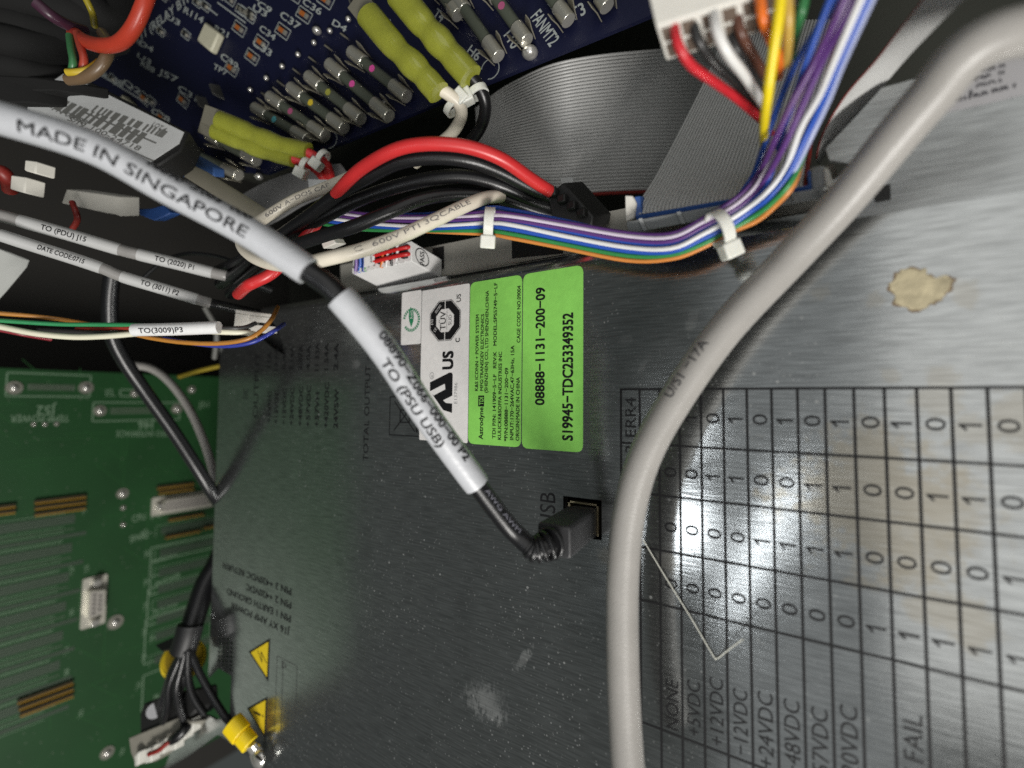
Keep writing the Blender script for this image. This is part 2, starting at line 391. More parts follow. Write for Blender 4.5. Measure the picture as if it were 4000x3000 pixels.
# ---- stickers
def round_poly(P, r, k=5):
    out = []; n = len(P)
    for i in range(n):
        a, b, c = P[i - 1], P[i], P[(i + 1) % n]
        if r[i] == 0: out.append(b); continue
        d1, d2 = (a - b).normalized() * r[i], (c - b).normalized() * r[i]
        for j in range(k + 1):
            t = j / k; out.append(b + d1 * (1 - t) ** 2 + d2 * t ** 2)
    return out
def sticker(name, x0, x1, y0, y1, m, label, r):
    g = MB(); g.prism(round_poly([V((x0, y0, .02)), V((x1, y0, .02)), V((x1, y1, .02)), V((x0, y1, .02))], r), (0, 0, .1)); return part(name, g, m, psu, label)
xs = [plate(x, y).x for x, y in ((1569, 1250), (1648, 1250), (1834, 1400), (2041, 1400), (2278, 1400))]
yT = YC - .55; yB = plate(2276, 1768).y
s_small = sticker('compliance_label', xs[0], xs[1] - .35, plate(1600, 1346).y, plate(1610, 1138).y, vinyl_white, 'small white label with green leaf mark', [.8] * 4)
s_cert = sticker('approval_label', xs[1], xs[2] - .3, yB + .3, yT - .1, vinyl_white, 'white label with black octagon mark', [.6] * 4)
s_rate = sticker('rating_label', xs[2], xs[3] - .3, yB + .2, yT, vinyl_green, 'green label with small rating lines', [2.2] * 4)
s_num = sticker('number_label', xs[3] + .1, xs[4], yB, yT, vinyl_green, 'green label with large part number', [2.2] * 4)
ZI = .13
def vline(mb, s, bx, y0, y1, cap, **k):
    """lettering that reads upwards; bx the baseline column in photo px, y0 and y1 where it starts and ends"""
    ym = (y0 + y1) / 2; X = plate(bx, ym).x
    a, b = plate(bx, y0), plate(bx, y1); write(mb, s, (X, a.y, 0), (X, b.y, 0), cap, LEFT, OUT, off=k.pop('off', ZI), **k)
g = MB(); vline(g, '08888−1131−200−09', 2128, 1582, 1122, 3.15, bold=.035); vline(g, 'S19945−TDC253349352', 2238, 1721, 1222, 3.3, bold=.04)
part('printed_text', g, black_ink, s_num)
g = MB()
for t, bx, a, b, c in (('Astrodyne', 1888, 1716, 1592, 1.75), ('K&S ICONN + POWER SYSTEM', 1870, 1527, 1229, 1.28), ('MFG:TRANSDEV ELECTRONICS', 1890, 1526, 1227, 1.28), ('(SHENZHEN) CO., LTD SHENZHEN,CHINA', 1908, 1534, 1136, 1.28),
                       ('TDI P/N: 141909−5−LF   REV:K   MODEL:SPS5749−5−LF', 1940, 1714, 1105, 1.28), ('KULICKE&SOFFA INDUSTRIES INC', 1960, 1718, 1374, 1.28), ('*P/N:08888−1131−200−09', 1985, 1724, 1437, 1.28),
                       ('INPUT:170−264VAC,47−63Hz, 15A', 2008, 1719, 1350, 1.28), ('ORIGIN:MADE IN CHINA', 2030, 1722, 1474, 1.28), ('CAGE CODE NO.09004', 2034, 1338, 1116, 1.28)):
    vline(g, t, bx, a, b, c, bold=.03)
part('printed_text', g, black_ink, s_rate)
def box2(mb, x0, y0, x1, y1, z, lw):
    """outline of a rectangle in the panel plane"""
    for a, b, c, d in ((x0, y0, x1, y0 + lw), (x0, y1 - lw, x1, y1), (x0, y0 + lw, x0 + lw, y1 - lw), (x1 - lw, y0 + lw, x1, y1 - lw)):
        mb.add([(a, b, z), (c, b, z), (c, d, z), (a, d, z)], [(0, 1, 2, 3)])
g = MB(); X = plate(1889, 1568).x; ya, yb = plate(1889, 1588).y, plate(1889, 1545).y
g.add([(X - 2.0, ya, ZI), (X + .3, ya, ZI), (X + .3, yb, ZI), (X - 2.0, yb, ZI)], [(0, 1, 2, 3)]); part('logo_box', g, black_ink, s_rate)
g = MB(); write(g, 'TDI', (X, ya + .5, 0), (X, yb - .5, 0), 1.6, LEFT, OUT, off=ZI + .03, bold=.02); part('printed_text', g, vinyl_green, s_rate)
# approval marks
g = MB(); oc = plate(1739, 1252); R = 7.35
def octo(r, z, a0=0): return [V((oc.x + r * math.cos(math.pi / 8 + i * math.pi / 4), oc.y + r * math.sin(math.pi / 8 + i * math.pi / 4), z)) for i in range(8)]
def ringpoly(mb, ra, rb, z):
    a, b = octo(ra, z), octo(rb, z); mb.add(a + b, [(i, (i + 1) % 8, (i + 1) % 8 + 8, i + 8) for i in range(8)])
ringpoly(g, R, R * .97, ZI); ringpoly(g, R * .945, R * .57, ZI)
write(g, 'TÜV', (oc.x + .35, oc.y - 3.2, 0), (oc.x + .35, oc.y + 3.1, 0), 2.6, LEFT, OUT, off=ZI, bold=.012)
g.add([(oc.x + .8, oc.y - 3.2, ZI), (oc.x + .95, oc.y - 3.2, ZI), (oc.x + .95, oc.y + 3.2, ZI), (oc.x + .8, oc.y + 3.2, ZI)], [(0, 1, 2, 3)])
write(g, 'SUD', (oc.x + 2.9, oc.y - 1.7, 0), (oc.x + 2.9, oc.y + 1.7, 0), 1.5, LEFT, OUT, off=ZI)
vline(g, 'C', 1797, 1336, 1320, 1.9, bold=.03); vline(g, 'US', 1801, 1178, 1148, 1.9, bold=.02); vline(g, 'US', 1770, 1440, 1372, 4.6, bold=.055)
part('printed_text', g, black_ink, s_cert)
g = MB()
for sy in (1, -1): g.add([(oc.x - .13, oc.y + sy * R * .52, ZI + .03), (oc.x + .17, oc.y + sy * R * .52, ZI + .03), (oc.x + .17, oc.y + sy * R * .92, ZI + .03), (oc.x - .13, oc.y + sy * R * .92, ZI + .03)], [(0, 1, 2, 3)])
for k, (t, a) in enumerate((('PRODUCT SERVICE', 0), ('(S)', 0), ('CE', 0))):
    q = ((-3.9, 2.6, -1.6, 5.0), (-5.4, -1.0, -5.4, .8), (-4.3, -3.7, -3.5, -2.6))[k]
    write(g, t, (oc.x + q[0], oc.y + q[1], 0), (oc.x + q[2], oc.y + q[3], 0), 1.0, LEFT + UP * .3, OUT, off=ZI + .03)
part('printed_marks', g, vinyl_white, s_cert)
g = MB()
def poly(mb, pts, z=ZI): mb.add([(*pxy(x, y), z) for x, y in pts], [tuple(range(len(pts)))])
zz = lambda *q: tuple((1550 + x / 2.514, 1080 + y / 2.514) for x, y in q)
poly(g, zz((328, 1040), (520, 943), (545, 945), (552, 965), (545, 1340), (458, 1312), (328, 1125)))
part('certification_mark', g, black_ink, s_cert)
g = MB(); poly(g, zz((320, 1132), (474, 1054), (480, 1108), (366, 1168)), ZI + .03); part('mark_gap', g, vinyl_white, s_cert)
g = MB(); poly(g, zz((458, 1216), (556, 1166), (556, 1248), (486, 1242)), ZI + .03); part('mark_gap', g, vinyl_white, s_cert)
g = MB(); vline(g, 'E137986', 1787, 1577, 1495, 1.35); P = plate(1688, 1468); g.add([(P.x + 1.0 * math.cos(i / 10 * math.pi) * s, P.y + 1.15 * math.sin(i / 10 * math.pi) * s, ZI) for s in (1, .84) for i in range(20)], [(i, (i + 1) % 20, (i + 1) % 20 + 20, i + 20) for i in range(20)])
vline(g, 'R', 1693, 1474, 1463, .9); part('printed_text', g, mat('worn_ink', (.22, .22, .22), .6), s_cert)
g = MB(); lc = plate(1608, 1250); gi = mat('green_ink', (.02, .22, .10), .5)
for i in range(26):
    if 7 < i < 11: continue
    a = 2 * math.pi * i / 26 + 1.2
    for r0, r1 in ((4.2, 3.1),):
        da = .085
        g.add([(lc.x + r * math.cos(a + d), lc.y + r * math.sin(a + d), ZI) for r, d in ((r1, -da), (r0, -da), (r0, da), (r1, da))], [(0, 1, 2, 3)])
leaf = [(0, -2.6), (.95, -.6), (1.15, 1.2), (.75, 3.2), (-.5, 4.7), (-1.2, 3.2), (-1.35, 1.4), (-1.0, -.4)]
g.add([(lc.x + x, lc.y + y, ZI + .01) for x, y in leaf], [tuple(range(8))]); part('leaf_mark', g, gi, s_small)
g = MB(); write(g, 'RoHS', (lc.x + .55, lc.y + .5, 0), (lc.x + .55, lc.y + 3.4, 0), 1.1, LEFT, OUT, off=ZI + .04); part('printed_text', g, vinyl_white, s_small)

# ---- printed on the panel
ZP1 = .05
g = MB()
for t, bx, a, b, c in (('DC', 967, 1557, 1518, 4.0), ('OUTPUT', 1010, 1632, 1376, 4.0), ('TOTAL OUTPUT − 2', 1443, 1805, 1345, 2.9), ('USB', 2169, 2066, 1927, 5.2)):
    g = MB(); vline(g, t, bx, a, b, c, off=ZP1); part('printed_text', g, black_ink, psu)
for (n, v, bx, a, b, c, d) in (('+5VDC', '11A', 1058, 1652, 1528, 1437, 1374), ('+12VDC', '13.7A', 1086, 1656, 1524, 1448, 1360), ('−12VDC', '0.4A', 1117, 1660, 1518, 1444, 1356), ('+24VDC', '2.14A', 1147, 1662, 1514, 1446, 1352),
                               ('+48VDC', '2.07A', 1181, 1664, 1510, 1446, 1348), ('+57VDC', '4.0A', 1212, 1667, 1506, 1444, 1350), ('+57VH', '11.33A', 1246, 1669, 1533, 1448, 1340), ('+420VDC', '1.54A', 1283, 1672, 1494, 1445, 1340), ('24VSW', '2.4A', 1321, 1674, 1520, 1445, 1342)):
    g = MB(); vline(g, n, bx, a, b, 2.7, off=ZP1, bold=.02); vline(g, v, bx, c, d, 2.7, off=ZP1, bold=.02); part('printed_text', g, black_ink, psu)
def uline(mb, s, x0, y0, L, cap, **k):
    """lettering upside down along the panel, starting at a photo pixel and running L mm to the left"""
    mb = MB(); P = plate(x0, y0); write(mb, s, (P.x, P.y, 0), (P.x - L, P.y, 0), cap, -UP, OUT, off=ZP1, bold=.02, **k); part('printed_text', mb, black_ink, psu)
LN = plate(1138, 2298).x - plate(872, 2192).x
uline(g, 'PIN 3 +420VDC RETURN', 1138, 2298, LN, 2.9); uline(g, 'PIN 2 +420VDC', 1138, 2352, LN * .63, 2.9); uline(g, 'PIN 1 EARTH GROUND', 1136, 2405, LN * .92, 2.9); uline(g, 'J16 XY AMP POWER', 1132, 2457, LN * .84, 2.9)
# crossed-out bin sign
g = MB(); A, B = plate(1523, 1548), plate(1645, 1708); box2(g, A.x, B.y, B.x + 2.2, A.y, ZP1, .35)
def bar(mb, x0, y0, x1, y1, lw, z=ZP1):
    a, b = V((x0, y0, z)), V((x1, y1, z)); n = V((-(b - a).y, (b - a).x, 0)).normalized() * lw / 2; mb.add([a - n, b - n, b + n, a + n], [(0, 1, 2, 3)])
cx_, cy_ = plate(1580, 1626).x, plate(1580, 1626).y
for sx, sy in ((1, 1), (1, -1)): bar(g, cx_ - 5.2 * sx, cy_ - 5.2 * sy, cx_ + 5.2 * sx, cy_ + 5.2 * sy, .35, ZP1 + .02 * (sy + 1))
box2(g, cx_ - 2.3, cy_ - 2.3, cx_ + 2.6, cy_ + 2.3, ZP1 + .06, .35); bar(g, cx_ + 6.1, cy_ - 5.4, cx_ + 6.1, cy_ + 5, .8, ZP1 + .02)
part('disposal_sign', g, black_ink, psu)
# faint box with small print near the lower left
g = MB(); A, B = plate(1082, 2560), plate(1128, 2905); box2(g, A.x, B.y, B.x + 4, A.y, ZP1, .22); bar(g, A.x + 4.6, A.y - 2, A.x + 4.6, B.y + 2, .25)
P = plate(1112, 2600); g.add([(P.x - 2, P.y - 1.7, ZP1), (P.x + 1.6, P.y, ZP1), (P.x - 2, P.y + 1.7, ZP1), (P.x - 1.4, P.y + 1.1, ZP1), (P.x + .6, P.y, ZP1), (P.x - 1.4, P.y - 1.1, ZP1)], [(0, 1, 4, 5), (1, 2, 3, 4), (2, 0, 5, 3)])
part('caution_box', g, mat('faint_ink', (.05, .05, .05), .6), psu)
# fault table
PITCH = 4.9688; RV = [0, -13.7293, -26.0148, -39.2727, -52.1059, -81.254, -118]; LW = .54
g = MB(); xe = 108
for v in RV[:6]: bar(g, -LW / 2, v, xe, v, LW, ZP1)
for k in range(22): bar(g, k * PITCH, LW / 2, k * PITCH, -118, LW, ZP1 + .02)
part('table_lines', g, black_ink, psu)
g = MB()
def cell(s, k, v0, v1, cap, fit=None, dx=0, **kw):
    X = k * PITCH + PITCH * .5 + cap / 2 + dx
    write(g, s, (X, v0, 0), (X, v1, 0), cap, LEFT, OUT, off=ZP1, **kw)
for r, t in enumerate(('ERR4', 'ERR3', 'ERR2', 'ERR1')): cell(t, 0, RV[r + 1] + 1.6, RV[r + 1] + 11.6, 3.05)
for n in range(20):
    for r in range(4):
        bit = (n >> r) & 1; mid = (RV[r] + RV[r + 1]) / 2 - .35 * r
        if bit:
            X = (n + 2) * PITCH + PITCH * .5 + 1.6; bar(g, X, mid, X - 3.25, mid, .46, ZP1); bar(g, X - 3.05, mid + .05, X - 2.1, mid - .95, .44, ZP1 + .01)
        else: cell('0', n + 2, mid - 1.2, mid + 1.2, 3.15)
for k, t, b, e in ((2, 'NONE', 2858, 2664), (3, '+5VDC', 2884, 2668), (4, '+12VDC', 2922, 2658), (5, '−12VDC', 2957, 2702), (6, '+24VDC', 3010, 2714), (7, '−48VDC', 3042, 2744), (8, '+57VDC', 3082, 2777), (9, '+420VDC', 3140, 2768), (11, 'AC INPUT FAIL', 3500, 2799)):
    px = 2646 + (k - 2) * 92; X = k * PITCH + PITCH * .5 + 1.55
    v0, v1 = [hit(CX + F * 0 + x_, y_, V((0, 0, 0)), OUT).y for x_, y_ in ((0, 0), (0, 0))] if False else (None, None)
    def vy(y):                                                # where photo row y meets column X of the panel
        lo, hi = -160, 20
        for _ in range(40):
            m_ = (lo + hi) / 2; c_ = ROT @ V((X, m_, 0)) + T
            if F * c_.y / c_.z + CY > y: lo = m_
            else: hi = m_
        return lo
    write(g, t, (X, vy(b), 0), (X, vy(e), 0), 3.1, LEFT, OUT, off=ZP1)
part('printed_text', g, black_ink, psu)
# warning triangles
for (a, b, c), sym in ((((1055, 2493), (1048, 2662), (972, 2545)), 'bolt'), (((1044, 2722), (1037, 2885), (965, 2766)), 'bang')):
    A, B, D = [plate(*q) for q in (a, b, c)]; ctr = (A + B + D) / 3
    g = MB(); g.prism([A + OUT * .02, B + OUT * .02, D + OUT * .02], OUT * .08)
    s_ = part('warning_sticker', g, black_ink, psu, 'yellow triangle with lightning bolt' if sym == 'bolt' else 'yellow triangle with exclamation mark')
    g = MB(); g.add([ctr + (q - ctr) * .82 + OUT * .13 for q in (A, B, D)], [(0, 1, 2)]); part('yellow_field', g, yellow_paint, s_)
    g = MB(); ax = (D - (A + B) / 2).normalized(); ay = (A - B).normalized(); z = .16; o = ctr + OUT * z; h = (D - (A + B) / 2).length
    if sym == 'bolt':
        for p, q in (((.22, .13), (-.02, -.13)), ((-.02, -.13), (.05, .13)), ((.05, .13), (-.24, -.11))):
            a_, b_ = o + ax * h * p[0] + ay * h * p[1], o + ax * h * q[0] + ay * h * q[1]; bar(g, a_.x, a_.y, b_.x, b_.y, .5, z)
    else:
        a_, b_ = o + ax * h * .3, o - ax * h * .06; bar(g, a_.x, a_.y, b_.x, b_.y, 1.0, z); a_, b_ = o - ax * h * .14, o - ax * h * .2; bar(g, a_.x, a_.y, b_.x, b_.y, .9, z)
    part('symbol', g, black_ink, s_)
# the socket in the panel for the plug
g = MB(); q = [plate(*p) for p in ((2204, 1940), (2348, 1957), (2349, 2108), (2204, 2088))]
x0, x1, y0, y1 = q[0].x, q[1].x, q[3].y, q[0].y
g.hexa([(x0 - .5, y0 - .5, -3), (x1 + .5, y0 - .5, -3), (x1 + .5, y1 + .5, -3), (x0 - .5, y1 + .5, -3)], (0, 0, -.8)); s_ = part('usb_port', g, black_plastic, psu)
g = MB(); m_ = 1.0
for a, b, c, d in ((x0 + m_, y1 - m_ - .5, x1 - m_, y1 - m_), (x1 - m_ - .5, y0 + m_, x1 - m_, y1 - m_), (x0 + m_, y0 + m_, x0 + m_ + .5, y1 - m_)):
    g.hexa([(a, b, -2.9), (c, b, -2.9), (c, d, -2.9), (a, d, -2.9)], (0, 0, 2.4))
part('metal_shell', g, mat('tinned_brass', (.62, .52, .34), .35, 1.0), s_)
# old adhesive blob, void seal
g = MB(); P = plate(3588, 1125); pts = []
for i in range(60):
    a = 2 * math.pi * i / 60; r = 4.0 + .3 * math.sin(3 * a + 1) + .2 * math.sin(7 * a) + random.uniform(-.25, .25)
    if 0.55 < a < 1.25: r *= .72
    pts.append(P + V((r * math.cos(a) * 1.12, r * math.sin(a) * .98, .01)))
gc = sum(pts, V()) / 60; gr = MB(); gr.prism([gc + (q - gc) * (1.07 + .06 * math.sin(i * .9)) for i, q in enumerate(pts)], (0, 0, .06)); g.prism(pts, (0, 0, .12)); part('glue_residue', g, mat('dried_glue', (.46, .40, .26), .7, var=.6, scale=330, bump=.9, bscale=900), psu, 'tan patch of dried glue'); part('glue_rim', gr, mat('brown_glue_edge', (.17, .12, .075), .7, var=.5, scale=300), psu)
g = MB(); sl = [(3650, 400), (3720, 330), (3890, 205), (4150, 150), (4150, 330), (3980, 375), (3700, 440)]
g.prism([flap(x, y, .03) for x, y in sl], FN * .1); s_ = part('void_seal', g, mat('grey_seal', (.42, .41, .42), .5), psu, 'grey tamper seal printed upside down')
g = MB()
def fline(s, x0, y0, x1, y1, cap): write(g, s, flap(x0, y0), flap(x1, y1), cap, -UP, FN, off=.16, bold=.05)
fline('Astrodyne', 3966, 330, 3722, 392, 2.6); fline('VOID', 3920, 306, 3810, 333, 1.7); fline('IF SEAL', 3920, 278, 3760, 318, 1.7); fline('IS BROKEN', 3924, 252, 3745, 297, 1.7)
part('printed_text', g, mat('seal_ink', (.03, .028, .035), .6), s_)

# ================================================================ thick grey cable over the panel
def cable(pts, sub=8): return smooth([at(*p) for p in pts], sub)
GP = [(2462, 3120, 105), (2443, 2850, 108), (2432, 2550, 110), (2433, 2250, 111), (2458, 2000, 110.5), (2520, 1780, 109), (2640, 1560, 107), (2830, 1290, 104), (3090, 1010, 100), (3300, 780, 94), (3500, 535, 86), (3640, 370, 81), (3750, 235, 77), (3850, 165, 75), (3960, 128, 74), (4120, 110, 74)]
pts = cable(GP); r = 3.62
root = thing('grey_cable', 'thick grey round cable curving down across the printed fault table', 'cable', pts[0])
g = MB(); g.tube(pts, r, 28); part('jacket', g, grey_pvc, root)
g = MB(); write_round(g, 'U/S1 −17A', pts, r, .500, .578, 2.3, .55, off=.05); part('printed_text', g, grey_ink, root)

# ================================================================ black lead with marker sleeves and its plug
UPTS = [(-160, 420, 91), (0, 461, 91.5), (362, 577, 93), (655, 737, 95), (960, 900, 97), (1203, 1060, 98), (1328, 1160, 98.5), (1502, 1372, 102), (1655, 1606, 106), (1863, 1893, 111), (1975, 2040, 113), (2022, 2090, 113.6), (2062, 2128, 113.2)]
up = cable(UPTS)
root = thing('usb_lead', 'black lead with two printed white marker sleeves plugged into the panel', 'cable', up[-1])
g = MB(); g.tube(up, 2.25, 20); part('jacket', g, black_pvc, root)
def sub(pts, i0, i1): return pts[i0 * 8:i1 * 8 + 1]
def sleeve_of(mb, p, r, k=28):
    rs = [r] * len(p); rs[0] = r * .97; rs[-1] = r * .97
    mb.tube(p, rs, k, True); return mb
a = sub(up, 0, 5); b = up[6 * 8 - 0:9 * 8 + 1]
g = MB(); sleeve_of(g, a, 3.0); s_ = part('marker_sleeve', g, sleeve_white, root, 'sleeve reading made in')
g = MB(); write_round(g, 'MADE IN SINGAPORE', a, 3.0, .19, .82, 2.2, -.10, bold=.015)
write_round(g, '08890−Z066−000', a, 3.0, .50, .80, 1.7, 1.02, bold=.03); part('printed_text', g, black_ink, s_)
g = MB(); sleeve_of(g, b, 3.05); s_ = part('marker_sleeve', g, sleeve_white, root, 'sleeve with a long part number')
g = MB(); write_round(g, '08890−Z066−000−00 P2', b, 3.05, .205, .86, 2.1, .62, bold=.025); write_round(g, 'TO (PSU USB)', b, 3.05, .30, .74, 2.1, -.36, bold=.025)
part('printed_text', g, black_ink, s_)
g = MB(); write_round(g, 'AWG AWM', up[9 * 8:11 * 8 + 1], 2.25, .1, .95, 1.1, .5, off=.04); part('printed_text', g, mat('faded_white_ink', (.22, .22, .26), .6), root)
# plug body
Fq = [at(2205, 2088, 116), at(2330, 1985, 125), at(2322, 2092, 125), at(2205, 2182, 116)]
Ff = plate(2270, 2038, .5); ax = (Ff - at(2143, 2126, 114)).normalized()
bx = (RIGHT - ax * RIGHT.dot(ax)).normalized(); by = ax.cross(bx)
if by.y < 0: by = -by
Bk = Ff - ax * 17.5
g = MB()
sec = lambda P, w, h: round_poly([P + bx * w + by * h, P - bx * w + by * h, P - bx * w - by * h, P + bx * w - by * h], [1.2] * 4, 3)
g.hexa(sec(Bk, 4.3, 3.9), sec(Ff + ax * .3, 4.2, 3.8)); pl = part('plug', g, mat('charcoal_pvc', (.03, .03, .032), .5, bump=.3), root, bevel=.5)
g = MB(); g.hexa(sec(Ff + ax * .2, 3.8, 3.4), sec(Ff + ax * 5, 3.8, 3.4)); part('metal_tip', g, steel, pl)
rel = smooth([up[-1], at(2092, 2146, 113), Bk - ax * 3.2, Bk + ax * 1], 6)
for i in range(6):
    p = rel[3 + i * 2]; t = (rel[4 + i * 2] - rel[2 + i * 2]).normalized()
    g = MB(); g.disc(p - t * .5, t, 2.75 + .22 * i, 1.0, 24); part('relief_rib', g, black_pvc, pl, bevel=.3)
g = MB(); g.tube(rel, 2.5, 18); part('strain_relief', g, black_pvc, pl)

# ================================================================ colour-coded harness
hx = [1250, 1330, 1450, 1650, 1900, 2000, 2200, 2449, 2623, 2747, 2846]
hz = [156, 152, 148, 143, 135, 131, 126, 119, 113, 109, 106]
hs = [(2921, 104), (2996, 101), (3070, 97)]
WIRES = (('purple', (.09, .03, .16), [812, 822, 838, 846, 829, 838, 869, 911, 914, 855, 796], [(2921, 736), (2970, 668), (3020, 560, 92), (3095, 400, 86), (3178, 250, 82), (3270, 60, 76), (3330, -80, 73)], 0),
         ('violet_white', (.62, .55, .66), [824, 833, 850, 853, 843, 847, 881, 923, 927, 869, 820], [(2921, 764), (2974, 700), (3035, 585, 96), (3110, 430, 92), (3196, 250, 87), (3292, 60, 82), (3350, -80, 79)], -.25),
         ('dark_purple', (.10, .035, .18), [838, 846, 858, 864, 856, 860, 893, 937, 942, 885, 834], [(2924, 780), (2982, 712), (3060, 575, 93), (3140, 400, 87), (3212, 240, 82), (3312, 60, 76), (3372, -80, 73)], -.2),
         ('blue', (.02, .08, .42), [826, 836, 850, 862, 868, 872, 905, 949, 954, 899, 849], [(2924, 794), (2990, 735), (3022, 640, 98), (3070, 480, 91), (3148, 250, 83), (3232, 30, 77), (3275, -80, 74)], .1),
         ('white', (.72, .73, .78), [846, 858, 874, 884, 872, 879, 921, 966, 970, 914, 861], [(2928, 808), (2999, 748), (3070, 655), (3128, 500, 91), (3200, 375, 86), (3254, 250, 81), (3362, 0, 74), (3400, -80, 72)], -.45),
         ('blue', (.02, .09, .46), [858, 870, 884, 893, 885, 895, 935, 980, 982, 931, 884], [(2932, 825), (3004, 770), (3077, 683), (3160, 508, 91), (3221, 378, 86), (3273, 250, 81), (3386, 0, 74), (3424, -80, 72)], 0),
         ('pale_blue', (.36, .40, .60), [866, 880, 892, 898, 893, 904, 944, 988, 989, 940, 890], [(2936, 834), (3010, 780), (3086, 692), (3174, 520, 92), (3237, 385, 87), (3289, 252, 82), (3404, 0, 75), (3440, -80, 73)], 1.0),
         ('green', (.03, .22, .06), [872, 886, 898, 900, 902, 914, 953, 998, 995, 951, 899], [(2940, 848), (3014, 793), (3092, 706), (3142, 590, 97), (3185, 440, 96), (3235, 300, 92), (3330, 80, 86), (3380, -80, 82)], .6),
         ('orange', (.60, .22, .05), [820, 850, 880, 902, 914, 930, 968, 1016, 1010, 965, 909], [(2948, 866), (3020, 810), (3098, 722), (3132, 610, 98), (3170, 470, 97), (3220, 330, 94), (3320, 90, 88), (3370, -80, 84)], 1.5),
         ('blue', (.015, .06, .36), [816, 828, 836, 838, 812, 822, 862, 918, 921, 866, 810], [(2900, 748), (2945, 680), (2982, 580, 97), (3020, 470, 93), (3108, 250, 85), (3240, 40, 79), (3290, -80, 76)], 2.2))
harness = thing('wire_harness', 'tied bundle of purple white blue green and orange wires swooping over the panel top', 'wire harness', at(2447, 960, 119))
for nm, c, ys, rest, dz in WIRES:
    P = [at(x, y, z + dz) for x, y, z in zip(hx, ys, hz)]
    for q in rest:
        zz = q[2] if len(q) > 2 else {2921: 104}.get(q[0], 104 - (q[0] - 2921) / 149 * 7)
        P.append(at(q[0], q[1], zz + dz))
    g = MB(); g.tube(smooth(P, 5), .60, 10); part('wire', g, colour_pvc(nm, c), harness, nm.replace('_', ' and ') + ' wire')
def zip_tie(x, y, Z, dx, dy, half, head, parent, zt=4.5, wd=1.25):
    """cable tie round a bundle at a photo pixel; dx, dy points along the bundle in the photo"""
    P = at(x, y, Z); t = (at(x + dx, y + dy, Z) - P).normalized(); c = (CAM - P).normalized(); c = (c - t * c.dot(t)).normalized(); b = t.cross(c)
    ring = [P + b * half * math.cos(a) + c * zt * math.sin(a) for a in [2 * math.pi * i / 28 for i in range(29)]]
    vs, fs = [], []
    for q in ring:
        n = (q - P).normalized()
        vs += [q - t * wd, q + t * wd, q + t * wd + n * .55, q - t * wd + n * .55]
    for i in range(28):
        fs += [(i * 4 + j, i * 4 + (j + 1) % 4, (i + 1) * 4 + (j + 1) % 4, (i + 1) * 4 + j) for j in range(4)]
    g = MB(); g.add(vs, fs); tie = part('cable_tie', g, nylon, parent)
    H = P + b * half * head + c * zt * .35
    g = MB(); g.box(H + b * .7 * (1 if head > 0 else -1), t * 2.0, b * 1.75, c * 1.9); part('head', g, nylon, tie, bevel=.4)
    return tie
zip_tie(1912, 872, 132, 100, 8, 3.6, 1.12, harness, 3.2)
zip_tie(2812, 898, 106, 100, -45, 3.7, 1.1, harness, 3.2)
# the connector the harness leaves from, top
con = thing('wire_connector', 'white multi-way crimp connector hanging at the top with coloured wires leaving it', 'connector', at(2700, 60, 82))
fa = [at(2556, -90, 79), at(2830, -180, 77), at(3000, -45, 79), at(2562, 100, 82)]
back = [p + V((0, 4, -10)) for p in fa]
A0, A1 = at(2562, 100, 82), at(3130, -78, 79); D = at(2603, 238, 87) - A0
g = MB(); g.hexa([A0, A1, A1 + D, A0 + D], V((-1.5, 9, 2))); part('housing', g, white_plastic, con, bevel=.25)
n8 = 7; nrm = (A1 - A0).cross(D).normalized()
if nrm.dot(CAM - A0) < 0: nrm = -nrm
for i in range(n8):
    for j in range(2):
        u0, u1 = (i + .18) / n8, (i + .86) / n8; v0, v1 = (.12, .47) if j == 0 else (.56, .92)
        g = MB(); g.prism([A0 + (A1 - A0) * u + D * v + nrm * .05 for u, v in ((u0, v0), (u1, v0), (u1, v1), (u0, v1))], nrm * .08); part('cavity', g, mat('connector_cavity', (.10, .07, .05), .7), con)
for nm, c, pp in (('red', (.55, .02, .03), ((2632, 95, 83), (2650, 175, 82), (2700, 255, 84), (2790, 320, 88), (2880, 385, 94), (2970, 465, 100), (3010, 520, 104))),
                  ('black', (.02, .02, .02), ((2705, 85, 83), (2730, 160, 83), (2790, 245, 86), (2880, 330, 92), (2965, 430, 100))),
                  ('white', (.75, .74, .72), ((2788, 40, 82), (2800, 120, 80), (2845, 210, 81), (2905, 290, 85), (2960, 375, 92), (3000, 440, 100))),
                  ('brown', (.10, .04, .025), ((2875, 40, 83), (2895, 130, 83), (2945, 220, 87), (2990, 300, 93))),
                  ('black', (.02, .02, .02), ((2850, 110, 85), (2875, 190, 85), (2930, 280, 89), (2990, 380, 97))),
                  ('orange', (.75, .16, .015), ((2968, -20, 79), (2980, 70, 79), (3010, 150, 82), (3045, 240, 87), (3040, 300, 93))),
                  ('yellow', (.80, .62, .01), ((3052, -40, 76), (3040, 80, 77), (3018, 230, 80), (2998, 380, 84), (2986, 480, 91), (2984, 560, 101), (2984, 640, 112), (2980, 700, 119))),
                  ('ochre', (.50, .32, .06), ((3072, -40, 78), (3080, 60, 79), (3078, 160, 82), (3070, 250, 88))),
                  ('green', (.03, .16, .05), ((3150, -40, 80), (3130, 50, 81), (3110, 130, 85), (3090, 220, 91)))):
    g = MB(); g.tube(smooth([at(*p) for p in pp], 6), .82, 12); part('wire', g, colour_pvc('lead_' + nm, c), con, nm + ' wire')

